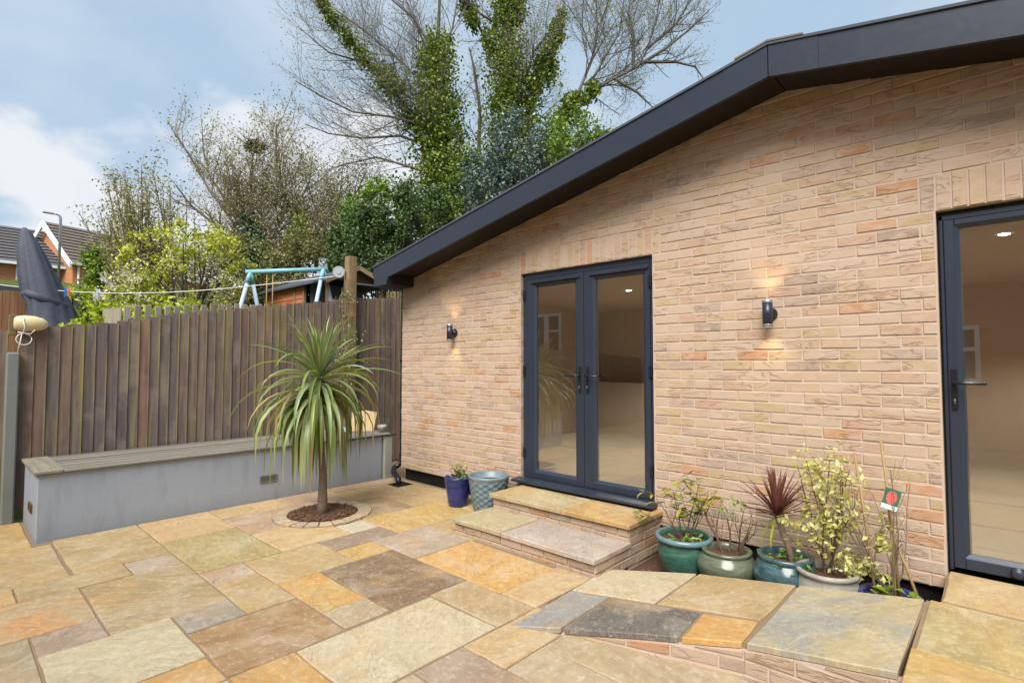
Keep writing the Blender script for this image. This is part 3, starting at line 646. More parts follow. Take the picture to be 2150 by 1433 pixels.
gt=MB(); gt.tube([(XE-.05,YF+.05,2.63),(XE-.05,10.2,2.63)],.055,n=10); hpart(gt,'gutter',M_['black'])
dp=MB(); dp.tube([(-5.775,YW+.045,2.46),(-5.775,YW+.045,.24),(-5.80,YW+.0,.165),(-5.815,YW-.055,.135),(-5.74,YW-.12,.10),(-5.62,YW-.165,.085),(-5.53,YW-.19,.055),(-5.49,YW-.215,.0)],.034,n=10)
for zz in (.27,1.5): dp.tube([(-5.775,YW+.045,zz),(-5.775,YW+.045,zz+.05)],.042,n=10)
hpart(dp,'downpipe',M_['black'])
dr=MB(); dr.box((-5.58,3.80,-.02),(-5.36,4.02,.004))
tag(dr.build('drain_cover',M_['black']),'black plastic drain cover set in paving under the downpipe','drain cover')
for k in range(5): MB().box((-5.565,3.825+k*.04,.004),(-5.375,3.84+k*.04,.009)).build('grating_bar',M_['black'],bpy.data.objects['drain_cover'])
# interior
it=MB(); it.box((XL+.12,YW+.4,.20),(XR-.12,10.1,.27)); hpart(it,'floor',M_['floor'])
it=MB(); it.box((XL+.12,8.6,.27),(XR-.12,8.7,2.45)); it.box((-1.35,YW+.12,.27),(-1.25,8.6,2.45)); hpart(it,'inner_wall',M_['plaster'])
it=MB(); it.box((XL+.12,YW+.115,2.45),(XR-.12,10.1,2.52)); hpart(it,'ceiling',M_['plaster'])
it=MB(); it.box((-5.6,8.05,.27),(-2.0,8.58,1.15)); hpart(it,'inner_cupboard',M_['plaster'])
for x,y in ((-3.6,6.2),(-2.75,6.2),(.05,5.4),(.5,7.0)):
    l=MB().lathe([(.0,0),(.026,0),(.026,-.004),(.034,-.004),(.034,.003)],16,(x,y,2.449)); hpart(l,'ceiling_light',M_['spot'])
    ld=bpy.data.lights.new('downlight','SPOT'); ld.energy=70; ld.color=(1,.84,.66); ld.shadow_soft_size=.03; ld.spot_size=R(130); ld.spot_blend=.5
    lo=bpy.data.objects.new('downlight',ld); COL.objects.link(lo); lo.parent=house; lo.location=(x+1.09,y-YW,2.38)
# French doors
YD=4.160
fr=MB(); x0,x1,z0,z1=D1
for a,b in (((x0,YD,z0),(x0+.034,YD+.07,z1)),((x1-.040,YD,z0),(x1,YD+.07,z1)),((x0+.034,YD,z1-.06),(x1-.040,YD+.07,z1)),((x0+.034,YD,z0),(x1-.040,YD+.07,z0+.022))): fr.box(a,b,.003)
hpart(fr,'door_frame',M_['upvc'])
sl=MB(); sl.add([(x0-.03,YW-.115,.290),(x1+.03,YW-.115,.290),(x1+.03,YW-.001,.290),(x0-.03,YW-.001,.290),(x0-.03,YW-.115,.310),(x1+.03,YW-.115,.310),(x1+.03,YW-.001,.322),(x0-.03,YW-.001,.322)],[(3,2,1,0),(4,5,6,7),(0,1,5,4),(1,2,6,5),(2,3,7,6),(3,0,4,7)]); hpart(sl,'door_sill',M_['upvc'])
def door(x0,x1,z0,z1,gx0,gx1,gz0,gz1,hx,lev,vent=None,hinge=None,yd=None):
    y=(YD-.008) if yd is None else yd; m=MB()
    for a,b in (((x0,y,z0),(gx0,y+.06,z1)),((gx1,y,z0),(x1,y+.06,z1)),((gx0,y,gz1),(gx1,y+.06,z1)),((gx0,y,z0),(gx1,y+.06,gz0))): m.box(a,b,.004)
    # bevelled glazing bead
    for i in range(4):
        c=[(gx0,gz0),(gx1,gz0),(gx1,gz1),(gx0,gz1)]; n=[(gx0+.022,gz0+.022),(gx1-.022,gz0+.022),(gx1-.022,gz1-.022),(gx0+.022,gz1-.022)]; a,b=c[i],c[(i+1)%4]; p,q=n[i],n[(i+1)%4]
        m.add([(a[0],y+.004,a[1]),(b[0],y+.004,b[1]),(q[0],y+.022,q[1]),(p[0],y+.022,p[1])],[(0,1,2,3)])
    d=hpart(m,'door',M_['upvc'])
    g=MB(); g.box((gx0+.01,y+.024,gz0+.01),(gx1-.01,y+.028,gz1-.01)); hpart(g,'glass',M_['glass'],d)
    g=MB(); g.box((gx0+.018,y+.030,gz0+.018),(gx0+.030,y+.042,gz1-.018)); g.box((gx1-.030,y+.030,gz0+.018),(gx1-.018,y+.042,gz1-.018)); hpart(g,'glazing_spacer',M_['galv'],d)
    h=MB(); h.box((hx-.015,y-.012,1.205),(hx+.015,y-.0005,1.452),.005); hpart(h,'handle_plate',M_['black'],d)
    h=MB(); h.tube([(hx,y-.012,1.365),(hx,y-.05,1.365)],.011,n=10); h.tube([(hx,y-.05,1.365),(hx+lev*.04,y-.055,1.365),(hx+lev*.145,y-.052,1.362)],.0095,.0085,n=10); hpart(h,'handle',M_['black'],d)
    h=MB(); h.lathe([(0,0),(.007,0),(.007,.012)],12); h.v=[(hx+a,y-.0125-c*.3,1.262+b) for a,b,c in h.v]; h.box((hx-.0045,y-.0145,1.238),(hx+.0045,y-.0122,1.262)); hpart(h,'lock_cylinder',M_['chrome'],d)
    if vent:
        h=MB(); h.box((gx0-.035,y-.022,vent),(gx1+.04,y-.0005,vent+.030),.005); hpart(h,'trickle_vent',M_['upvc'],d)
    if hinge:
        for zz in (.52,1.36,2.14):
            h=MB(); h.box((hinge-.016,y-.016,zz),(hinge+.016,y-.0005,zz+.10),.004); hpart(h,'hinge',M_['black'],d)
    return d
door(-3.634,-2.902,.325,2.352,-3.510,-2.984,.385,2.285,-2.941+.0,-1,2.302,-3.640)
door(-2.896,-2.207,.325,2.352,-2.790,-2.258,.385,2.285,-2.852,1,2.302,-2.203)
# right-hand glazed door
fr=MB(); x0,x1,z0,z1=D2
for a,b in (((x0+.012,YD,.252),(x0+.03,YD+.07,z1-.03)),((x1-.03,YD,.252),(x1-.012,YD+.07,z1-.03)),((x0+.012,YD,z1-.06),(x1-.012,YD+.07,z1-.03))): fr.box(a,b,.003)
hpart(fr,'door_frame',M_['upvc'])
dk=MB(); dk.box((x0+.001,YD+.035,.2),(x0+.013,YD+.07,z1)); dk.box((x0+.012,YD+.03,z1-.03),(x1,YD+.07,z1-.001)); hpart(dk,'frame_packing',M_['black'])
d2=door(x0+.032,x1-.032,.268,z1-.062,x0+.083,x1-.10,.335,2.318,-.205,1)
bs=MB().lathe([(0,.038),(.022,.036),(.03,.026),(.03,0)],18); bs.v=[(.04+a,YD-.009-c,.305+b) for a,b,c in bs.v]; hpart(bs,'door_stop',M_['upvc'],d2)

# ------------------------------------------------------------------ wall lamps
def wall_lamp(x,label):
    t=empty('wall_lamp',(x,YW,1.84),label,'wall lamp','up and down lamps on the brick wall')
    b=MB().lathe([(0,0),(.046,0),(.046,.012),(.03,.03),(.018,.05),(0,.05)],24); b.v=[(a,-c,bb) for a,bb,c in b.v]; b.build('backplate',M_['black'],t)
    yc=-.082; b=MB(); b.lathe([(.030,-.084),(.034,-.084),(.034,.084),(.030,.084)],28,(0,yc,0)); b.lathe([(.0,-.07),(.030,-.07)],28,(0,yc,0)); b.lathe([(.030,.07),(.0,.07)],28,(0,yc,0)); b.build('lamp_body',M_['fascia'],t)
    for s in (-1,1):
        b=MB(); b.lathe([(.0345,s*.076),(.0355,s*.080),(.0355,s*.094),(.031,s*.096)],28,(0,yc,0)); b.build('trim_ring',M_['galv'],t)
        b=MB(); b.lathe([(.0,s*.078),(.029,s*.078)],24,(0,yc,0)); b.build('lens',M_['lampglow'],t)
        ld=bpy.data.lights.new('lamp_spot','SPOT'); ld.energy=1.5; ld.color=(1,.66,.30); ld.spot_size=R(96); ld.spot_blend=.7; ld.shadow_soft_size=.02
        lo=bpy.data.objects.new('lamp_light',ld); COL.objects.link(lo); lo.parent=t; lo.location=(0,yc,s*.098); lo.rotation_euler=(R(180) if s>0 else 0,0,0)
wall_lamp(-4.70,'small dark cylinder wall lamp left of the French doors'); wall_lamp(-1.22,'dark cylinder wall lamp on the brickwork between both doors')

# ------------------------------------------------------------------ steps
st=empty('garden_steps',(-2.85,3.6,0),'two brick steps with sandstone treads up to the French doors','steps')
so_=Vector((-2.85,3.6,0))
def sp(mb,name,mat): o=mb.build(name,mat,st); o.location=-so_; return o
c=MB(); c.box((-3.575,3.15,-.03),(-2.115,3.56,.092)); c.box((-3.55,3.605,-.1),(-2.115,YW-.001,.228)); sp(c,'core',M_['mortar'])
def bricks_on(parent,off,polys,org,rz,mat='brick_warm',**k): add_bricks(parent,polys,(org[0]-off.x,org[1]-off.y,org[2]-off.z),rz,mat,.010,**k)
bricks_on(st,so_,bond(0,1.46,-.055,2,.074),(-3.575,3.15,0),0)
bricks_on(st,so_,bond(0,1.435,.092,2,.068,1),(-3.55,3.605,0),0)
bricks_on(st,so_,bond(0,.95,-.055,2,.074,1),(-2.115,3.15,0),R(90))
bricks_on(st,so_,bond(0,.50,.092,2,.068),(-2.115,3.605,0),R(90))
def sslab(x0,x1,y0,y1,z,col,band,mat='stone'):
    o=slab(st,rect(x0,x1,y0,y1),col,band,mat,z,.033,None,.003,'tread_slab',.005); o.location=Vector(o.location)-so_
sslab(-3.60,-3.00,3.115,3.62,.125,(196,184,150),.4); sslab(-3.00,-2.095,3.115,3.62,.125,(196,182,180),.25)
sslab(-3.58,-2.74,3.565,YW-.008,.262,(196,174,126),.4); sslab(-2.74,-2.085,3.565,YW-.008,.262,(206,168,104),.5)

# ------------------------------------------------------------------ raised path with ramp
zr=lambda x:max(-.004,min(.25,.1412*(x+2.09)))
path=MB()
ramp=[(-2.05,2.30),(-1.80,2.39),(-1.2,2.57),(-.92,2.645),(-.34,2.66),(-.315,3.54),(-.92,3.50),(-1.53,3.47),(-2.1,3.34)]
n=len(ramp); V=[(x,y,-.12) for x,y in ramp]+[(x,y,zr(x)-.010) for x,y in ramp]; path.add(V,[tuple(range(n-1,-1,-1)),tuple(range(n,2*n))]+[(i,(i+1)%n,n+(i+1)%n,n+i) for i in range(n)])
path.box((-.32,1.65,-.12),(2.2,3.56,.241)); path.box((-.262,3.56,-.12),(2.2,YW-.01,.241))
rp=tag(path.build('raised_path',M_['joint']),kind='structure')
def rs(poly,col,band,mat='stone'): slab(rp,poly,col,band,mat,0,.03,zr,.007)
rs([(-2.086,2.239),(-2.12,2.87),(-1.82,2.87),(-1.80,2.352)],(178,164,150),.5,'stone_grey')
rs([(-1.815,2.87),(-1.244,2.885),(-1.212,2.54),(-1.795,2.355)],'dark',.6)
rs([(-1.238,2.885),(-.945,2.905),(-.932,2.625),(-1.207,2.543)],'orange',.4,'stone_rust')
rs([(-2.12,2.878),(-2.15,3.345),(-1.53,3.50),(-1.53,2.90)],'pale',.15)
rs([(-1.524,3.50),(-.928,3.522),(-.937,2.92),(-1.524,2.90)],'tan',.2)
rs([(-.92,3.522),(-.322,3.553),(-.331,2.64),(-.923,2.626)],(206,190,150),.35,'stone_grey')
Zl=lambda x:.25
def ls(x0,x1,y0,y1,col,band,mat='stone'): slab(rp,rect(x0,x1,y0,y1),col,band,mat,.25,.034)
ls(-.262,.62,3.585,4.125,'tan',.5); ls(-.312,.60,2.92,3.57,'olive',.8); ls(-.326,.3,2.0,2.915,'yel',.6); ls(.61,1.2,2.92,3.57,'tan',.5); ls(.63,1.3,3.585,4.11,'peach',.5); ls(.31,1.2,2.0,2.915,'tan',.5); ls(-.326,.5,1.6,1.99,'tan',.5)
def rampwall(a,b):
    a=Vector(a);b=Vector(b);d=b-a; L=d.length; rz=math.atan2(d.y,d.x); s=(zr(b.x)-zr(a.x))/L
    P=[]
    for p in bond(0,L,-.052,5,.070,rng.randrange(2)): P.append(clip(p,-s,1,zr(a.x)-.034-.004))
    mm=MB(); ca,sa=math.cos(rz),math.sin(rz); q=[(0,-.06),(L,-.06),(L,zr(b.x)-.034),(0,zr(a.x)-.034)]; V=[(a.x+ca*u-sa*y,a.y+sa*u+ca*y,z) for y in (-.008,.03) for u,z in q]; mm.add(V,[(0,1,2,3),(7,6,5,4),(0,4,5,1),(2,6,7,3)]); mm.build('riser_mortar',M_['mortar'],rp)
    add_bricks(rp,P,(a.x,a.y,0),rz,'brick_warm',.014)
rampwall((-1.90,2.353),(-.93,2.640)); rampwall((-.93,2.642),(-.322,2.658))

# ------------------------------------------------------------------ rendered bench along the fence
bo=empty('bench',(-6.35,2.3,0),'long grey rendered bench with grooved deck top below the fence','bench'); bb=Vector((-6.35,2.3,0))
def bp(mb,name,mat): o=mb.build(name,mat,bo); o.location=-bb; return o
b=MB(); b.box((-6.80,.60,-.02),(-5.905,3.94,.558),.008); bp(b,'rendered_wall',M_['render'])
b=MB(); b.box((-6.86,.575,.559),(-5.875,.765,.585),.004); bp(b,'end_board',M_['deckx'])
wd=[.150]*6; x=-5.875
for k in range(6):
    w=.151; x1=x; x0=x-w; x=x0-.006
    b=MB(); b.box((x0+.001,.770,.559),(x1-.001,4.04,.579+rng.uniform(0,.003)),.003)
    for q in range(1,6): gx=x0+w*q/6; b.box((gx-.002,.772,.5815),(gx+.002,4.038,.5838))
    bp(b,'deck_board',M_['deck'])
for (y0,y1,xx,rot) in ((2.42,2.62,-5.9045,0),):
    f=MB(); fx=-5.9045
    for a,c in (((fx,2.40,.20),(fx+.012,2.58,.21)),((fx,2.40,.262),(fx+.012,2.58,.272)),((fx,2.40,.21),(fx+.012,2.41,.262)),((fx,2.57,.21),(fx+.012,2.58,.262))): f.box(a,c)
    fo=bp(f,'brick_light',M_['galv'])
    for k in range(4):
        l=MB(); zz=.212+k*.0128; l.add([(fx+.001,2.411,zz),(fx+.001,2.569,zz),(fx+.011,2.569,zz+.010),(fx+.011,2.411,zz+.010),(fx+.001,2.411,zz+.003),(fx+.001,2.569,zz+.003)],[(0,1,2,3),(3,2,5,4)]); l.build('louvre',M_['conc_light'],fo)
f=MB(); 
for a,c in (((-6.32,.585,.20),(-6.14,.5995,.21)),((-6.32,.585,.262),(-6.14,.5995,.272)),((-6.32,.585,.21),(-6.31,.5995,.262)),((-6.15,.585,.21),(-6.14,.5995,.262)),((-6.31,.592,.21),(-6.15,.5995,.262))): f.box(a,c)
bp(f,'brick_light',M_['bark_chip'])
pst=MB(); pst.box((-6.02,3.952,-.02),(-5.87,4.075,.556),.01); tag(pst.build('concrete_block',M_['conc_light']),'pale upright concrete block between bench end and house corner','concrete block')
mt=MB(); mt.tube([(-5.868,3.2,.552),(-5.866,3.5,.546),(-5.867,3.75,.556),(-5.864,4.0,.55),(-5.866,4.13,.556)],.008,n=6); mt.build('drip_strip',M_['black'],bo).location=-bb
# ------------------------------------------------------------------ fence
fe=empty('board_fence',(-6.85,1.0,0),'tall dark weathered board fence stepping up behind the grey bench','fence'); fo=Vector((-6.85,1.0,0))
Yk=[-6,.4,.93,1.51,1.97,2.6,3.33,3.9,4.82]; Zk=[1.55,1.803,1.858,1.966,2.066,2.177,2.285,2.40,2.498]
y=-5.2
while y<6.1:
    w=.094; top=float(np.interp(y+.05,Yk,Zk)); top=round(top/.028)*.028+rng.uniform(-.004,.004)
    if not (.44<y+w/2<.545):
        bz=.10 if y<.6 else (.02 if y>3.8 else .3); x=-6.846
        m=MB(); a=rng.uniform(-.002,.002)
        m.add([(x+.001,y,bz),(x+.015,y+w*1.12,bz),(x-.002,y+w*1.12,bz),(x-.002,y,bz),(x+.001,y+a,top),(x+.015,y+w*1.12+a,top),(x-.002,y+w*1.12+a,top),(x-.002,y+a,top)],[(3,2,1,0),(4,5,6,7),(0,1,5,4),(1,2,6,5),(2,3,7,6),(3,0,4,7)])
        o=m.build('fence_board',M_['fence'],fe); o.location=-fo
    y+=w
for zz in (.7,1.4): 
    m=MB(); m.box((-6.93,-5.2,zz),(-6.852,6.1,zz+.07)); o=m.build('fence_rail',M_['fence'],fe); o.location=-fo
m=MB(); m.box((-6.87,.442,-.05),(-6.775,.535,1.585),.012); o=m.build('fence_post',M_['concrete'],fe); o.location=-fo
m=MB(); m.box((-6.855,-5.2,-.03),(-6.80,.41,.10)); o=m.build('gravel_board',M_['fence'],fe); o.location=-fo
# ------------------------------------------------------------------ clutter on the bench
t=MB(); q=[(-.15,-.02),(.14,-.02),(.165,.24),(.02,.27),(-.17,.25)]; n=5
t.add([(x,0,z) for x,z in q]+[(x,.03,z) for x,z in q],[(0,1,2,3,4),(9,8,7,6,5)]+[(i,i+5,(i+1)%5+5,(i+1)%5) for i in range(5)])
o=t.build('loose_flagstone',M_['stone'],None,(-6.30,3.90,.60),R(52),lin(*PAL['tan'],.8)+(.3,)); o.rotation_euler=(R(-24),0,R(48)); tag(o,'loose tan flagstone leaning on the fence at the far bench end','flagstone')
bx=empty('plastic_box',(-6.28,3.62,.586),'small pale blue plastic box beside the leaning flagstone','box',rotz=R(40))
MB().box((-.055,-.04,0),(.055,.04,.085),.012).build('box_body',M_['darkpanel'],bx); MB().box((-.046,-.046,.012),(.046,-.0395,.075),.003).build('front_panel',simple('pale_blue',lin(160,196,208,.8),.3,.5),bx)
mu=MB().lathe([(.0,0),(.045,0),(.052,.05),(.058,.055),(.058,.09),(.05,.09),(.046,.02),(0,.02)],20); tag(mu.build('small_pot',M_['conc_light'],None,(-6.0,4.0,.586)),'small pale grey pot at the bench end by the downpipe','pot')
# ------------------------------------------------------------------ palm
g=np.random.RandomState(3)
palm=empty('palm_tree',(-4.95,2.62,.01),'green palm-like tree with arching strap leaves in the round soil bed','tree')
tk=MB(); P=[(0,0,-.02),(.005,0,.1),(-.005,.005,.35),(-.02,-.005,.6),(-.035,-.015,.9),(-.04,-.03,1.15),(-.03,-.035,1.34)]
tk.tube(P,.05,n=12,rs=[.060,.047,.037,.031,.028,.030,.025]); tk.build('trunk',M_['trunkpalm'],palm)
def strap(L,e0,droop,w,seg=7,twist=0,fold=.28):
    p=Vector((0,0,0)); e=e0; pts=[p.copy()]; an=[e]
    for k in range(seg):
        e-=droop/seg*(.35+1.3*k/seg); e=max(e,R(-88)); d=Vector((math.cos(e),0,math.sin(e))); p=p+d*(L/seg); pts.append(p.copy()); an.append(e)
    V=[];F=[]
    for k,(q,e) in enumerate(zip(pts,an)):
        t=k/seg; ww=w*(.55+.45*min(1,t/.3))*(1-max(0,(t-.45)/.55)**1.6)+.0008; nx=Vector((-math.sin(e),0,math.cos(e)))
        tw=twist*t; sd=Vector((0,1,0))*math.cos(tw)+nx*math.sin(tw); up=nx*math.cos(tw)-Vector((0,1,0))*math.sin(tw)
        V+=[q+sd*ww*.5+up*ww*fold,q,q-sd*ww*.5+up*ww*fold]
    for k in range(seg): F+=[(3*k,3*k+1,3*k+4,3*k+3),(3*k+1,3*k+2,3*k+5,3*k+4)]
    return MB().add(V,F,True)
rl=random.Random(4); protos={}
n=0
for i in range(215):
    u=i/215
    if u<.24: e0=rl.uniform(40,88); L=rl.uniform(.40,.72); dr=rl.uniform(5,45)
    elif u<.38: e0=rl.uniform(8,50); L=rl.uniform(.60,.84); dr=rl.uniform(35,110)
    else: e0=rl.uniform(-50,25); L=rl.uniform(.66,1.04); dr=rl.uniform(95,175)
    mat='palmleaf' if rl.random()>.13 or u<.45 else 'palmdry'
    m=strap(L,R(e0),R(dr),rl.uniform(.026,.046),8,rl.uniform(-.8,.8)*(u>.2)); az=rl.uniform(0,6.283)
    zb=1.37-.30*max(0,u-.2)/.8; o=m.build('leaf',M_[mat],palm,(-.03+.028*math.cos(az),-.035+.028*math.sin(az),zb),az)
# ------------------------------------------------------------------ pots by the left of the steps
def pot(name,loc,prof,mat,label,fn=None,n=40,soil=None,group=None):
    m=MB().lathe(prof,n,fn=fn); o=m.build(name,mat,None,loc); tag(o,label,'plant pot',group)
    if soil:
        r,z=soil; s=MB(); V=[(0,0,z+.012)]; F=[]
        for j,rr in enumerate((r*.5,r)):
            for k in range(18): a=2*math.pi*k/18; V.append((rr*math.cos(a),rr*math.sin(a),z+(.006 if j==0 else 0)+rl.uniform(-.006,.006)))
        for k in range(18): F+=[(0,1+k,1+(k+1)%18),(1+k,19+k,19+(k+1)%18,1+(k+1)%18)]
        tag(s.add(V,F,True).build('soil',M_['soil'],o),kind='stuff')
    return o
prof=[(0,0),(.095,0),(.10,.012)]+[(.10+.042*(k/14),.012+.265*k/14) for k in range(1,15)]+[(.148,.285),(.148,.30),(.138,.302),(.130,.29),(.12,.15),(0,.14)]
pot('navy_pot',(-4.22,3.75,0),prof,M_['g_navy'],'glossy navy blue ribbed pot left of the steps',lambda j,a,z:.0035*math.sin(z*150+1.6*math.sin(a*3))*(1 if 3<j<17 else 0),48,(.129,.25))
prof=[(0,0),(.135,0),(.142,.015)]+[(.142+.058*(k/22)**.8,.015+.315*k/22) for k in range(1,23)]+[(.204,.338),(.210,.352),(.206,.366),(.194,.368),(.184,.36),(.175,.22),(0,.21)]
pot('basketweave_pot',(-3.815,3.80,0),prof,M_['g_teal'],'pale teal basket weave pot beside the upper step, soil only',lambda j,a,z:(.005*(1 if (int(a/(2*math.pi)*24)+(j//2))%2 else -1) if 3<=j<=23 else 0),96,(.178,.30))
def stems(mb,base,n,h,spread,r,rg,levels,up=.2,lean=(0,0),st=None):
    for i in range(n):
        a=rg.uniform(0,6.28); d=Vector((math.cos(a)*spread*rg.random()+lean[0],math.sin(a)*spread*rg.random()+lean[1],1)).normalized(); p=Vector(base)+Vector((rg.uniform(-.02,.02),rg.uniform(-.02,.02),0)); q=[p]; hh=h*rg.uniform(.75,1.1)
        for k in range(4): d=(d+Vector((rg.gauss(0,.13),rg.gauss(0,.13),.08))).normalized(); q.append(q[-1]+d*hh/4)
        grow(mb,q,r,r*.45,levels,rg,up,5,st)
# little lavender in the navy pot
rg=random.Random(8); pl=empty('lavender_plant',(-4.215,3.77,.24),'straggly grey green lavender growing in the navy pot','plant'); m=MB(); stt=[]
stems(m,(0,0,0),12,.20,.9,.003,rg,[(14,.45,(20,60),.6)],st=stt); m.build('stems',M_['stem'],pl)
gg=np.random.RandomState(2); c=np.array([p for p in stt]); c=np.repeat(c,5,0)+gg.normal(size=(len(c)*5,3))*.018; leaves('foliage',c,.03,M_['lav'],pl,.28,gg,.4)['kind']='stuff'
c=clumps(gg,(-.03,.0,.05),(.10,.08,.05),120,10,.02); leaves('foliage',c,.05,M_['herb'],pl,.3,gg,.6)['kind']='stuff'
# ------------------------------------------------------------------ pots in the trench
ZT=-.085
def bowl(name,loc,R0,H,rim,mat,label,soil=None,rimmat=None,belly=1.12,lip=.014,foot=.62):
    pr=[(0,0),(R0*foot,0)]
    for k in range(1,15):
        t=k/14; pr.append((R0*(foot+(belly-foot)*math.sin(min(1,t*1.35)*math.pi/2)) if t<.74 else R0*(belly-(belly-.93)*((t-.74)/.26)**1.3),H*.88*t))
    pr+=[(rim+lip*.3,H*.90),(rim+lip,H*.93),(rim+lip,H*.985),(rim,H),(rim-.014,H*.985),(rim-.022,H*.9),(rim-.025,H*.7),(0,H*.68)]
    return pot(name,loc,pr,mat,label,None,44,(rim-.023,H*.86) if soil is None else soil)
G='glazed pots lined up in the trench under the wall'
P1=bowl('green_pot',(-1.765,3.80,ZT),.185,.30,.188,M_['g_green'],'jade green glazed pot next to the steps, leafy shrub inside',belly=1.0,foot=.68); 
rim=MB().lathe([(.186,.262),(.204,.268),(.208,.288),(.200,.302),(.184,.303),(.176,.290)],44); rim.build('rim',M_['g_rim'],P1)
P2=bowl('olive_pot',(-1.435,3.76,ZT),.172,.285,.150,M_['g_olive'],'squat olive glazed pot holding a bare branched shrub',belly=1.16)
P3=bowl('blue_green_pot',(-1.06,3.77,ZT),.172,.335,.152,M_['g_blue'],'blue green glazed pot under the red spiky cordyline',belly=1.14)
P4=bowl('white_pot',(-.815,3.725,ZT),.168,.318,.158,M_['g_white'],'pale stone coloured round pot with a yellow variegated shrub',belly=1.02,foot=.75)
P5=bowl('dark_blue_pot',(-.505,3.76,ZT),.15,.245,.146,M_['g_navy'],'dark blue pot nearest the right door, half hidden by path',belly=1.02)
for p in (P1,P2,P3,P4,P5): p['group']=G
# rhododendron
rg=random.Random(21); rh=empty('leafy_shrub',(-1.765,3.80,.18),'small shrub with green and yellowing leaves in the jade pot','shrub'); m=MB(); tips=[]
stems(m,(0,0,-.02),5,.44,.75,.0055,rg,[(9,.55,(25,60),.6),(9,.5,(25,60),.65)],.22,(-.02,-.05),tips); m.build('stems',M_['stem'],rh)
lm=[]
for k in range(8):
    L=.066+.028*rg.random(); w=L*.16; cv=rg.uniform(-.02,.01)
    lm.append(MB().add([(0,0,0),(L*.4,w,.006),(L*.8,w*.7,cv*.5+.006),(L,0,cv),(L*.8,-w*.7,cv*.5+.006),(L*.4,-w,.006),(L*.4,0,0),(L*.8,0,cv*.5)],[(0,6,1),(1,6,7,2),(2,7,3),(0,5,6),(5,4,7,6),(4,3,7)],True).mesh('leaf',M_['potleaf']))
tips=[t for t in tips if t[2]>.16]; rg.shuffle(tips)
cnt=0
for tp in tips[:40]:
    for k in range(rg.choice([2,3,4])):
        o=link('leaf',rg.choice(lm),rh,tp); o.rotation_euler=(rg.uniform(-.5,.5),rg.uniform(-.7,.9),rg.uniform(0,6.28)); cnt+=1
low=MB(); low.tube([(0,0,0),(-.10,-.02,.09),(-.24,-.03,.115),(-.34,-.02,.14)],.005,.003,5); low.tube([(-.24,-.03,.115),(-.30,-.06,.13)],.003,.002,4); low.build('low_branch',M_['stem'],rh)
for tp in ((-.34,-.02,.14),(-.30,-.06,.13),(-.25,-.03,.12)):
    for k in range(4): o=link('leaf',rg.choice(lm),rh,tp); o.rotation_euler=(rg.uniform(-.5,.5),rg.uniform(-.5,.5),rg.uniform(0,6.28))
gg=np.random.RandomState(6); c=clumps(gg,(0,0,.01),(.14,.14,.02),110,12,.025); leaves('ground_leaves',c,.035,M_['herb'],rh,.5,gg,.8)['kind']='stuff'
# bare shrub
rg=random.Random(31); bs_=empty('bare_shrub',(-1.435,3.76,.16),'gnarled leafless shrub standing in the olive pot','shrub'); m=MB()
grow(m,[(-.02,0,-.02),(-.06,-.01,.10),(-.13,0,.20),(-.16,.01,.28)],.010,.006,[(16,.8,(30,70),.5),(14,.55,(25,60),.6),(10,.5,(25,60),.7)],rg,.2,6)
grow(m,[(.06,0,-.02),(.10,0,.08),(.13,.01,.14),(.14,.02,.17)],.014,.008,[(24,1.6,(15,60),.4),(11,.5,(25,60),.6),(9,.5,(25,60),.7)],rg,.25,6)
grow(m,[(.02,0,-.02),(.02,.02,.14),(.0,.02,.24)],.007,.005,[(14,.9,(25,60),.5),(12,.55,(25,60),.6),(9,.5,(25,60),.7)],rg,.2,6); m.build('branches',M_['stem'],bs_)
gg=np.random.RandomState(12); leaves('foliage',clumps(gg,(.02,.0,.34),(.10,.06,.08),26,8,.02),.05,M_['herb'],bs_,.3,gg,.4)['kind']='stuff'
# red cordyline
rc_=empty('red_cordyline',(-1.045,3.76,.20),'dark red spiky cordyline on a short leaning stem','plant'); m=MB(); m.tube([(.03,0,-.03),(.01,0,.10),(-.03,0,.20),(-.06,.0,.29)],.022,.018,10); m.build('trunk',M_['trunkpalm'],rc_)
rg=random.Random(41)
for i in range(64):
    e0=R(rg.uniform(22,88)) if i>6 else R(rg.uniform(0,30)); s=strap(rg.uniform(.24,.34),e0,R(rg.uniform(0,18)),rg.uniform(.014,.020),5,0,.3); s.build('leaf',M_['redleaf'],rc_,(-.06,.0,.29+rg.uniform(-.02,.02)),rg.uniform(0,6.28))
strap(.22,R(-50),R(40),.022,5).build('dead_leaf',M_['limeleaf'],rc_,(-.07,-.01,.27),R(215)); strap(.18,R(-60),R(30),.018,5).build('dead_leaf',M_['limeleaf'],rc_,(-.06,-.02,.26),R(250))
gg=np.random.RandomState(9); gc=leaves('ground_cover',clumps(gg,(-1.045,3.76,.20),(.15,.15,.03),420,26,.022),.04,M_['herb'],None,.45,gg,.9); tag(gc,'low leafy green ground cover around the red cordyline stem','plant')
# variegated shrub
rg=random.Random(51); vs_=empty('variegated_shrub',(-.815,3.725,.19),'airy shrub with pale yellow variegated leaves in white pot','shrub'); m=MB(); tips=[]
stems(m,(0,0,-.02),11,.68,.46,.0045,rg,[(8,.38,(18,50),.55),(10,.4,(20,60),.6)],.25,(0,.05),tips); m.build('stems',M_['stem'],vs_)
gg=np.random.RandomState(14); tp=np.array(tips); tp=tp[tp[:,2]>.10]; c=np.repeat(tp,2,0)+gg.normal(size=(len(tp)*2,3))*.022
c=np.concatenate([c,clumps(gg,(.0,.05,.58),(.11,.10,.14),150,24,.042),clumps(gg,(-.06,.0,.30),(.21,.16,.16),110,26,.04),clumps(gg,(.12,.02,.10),(.1,.1,.08),170,12,.03)])
leaves('foliage',c,0.038,M_['varieg'],vs_,.55,gg,.4)['kind']='stuff'
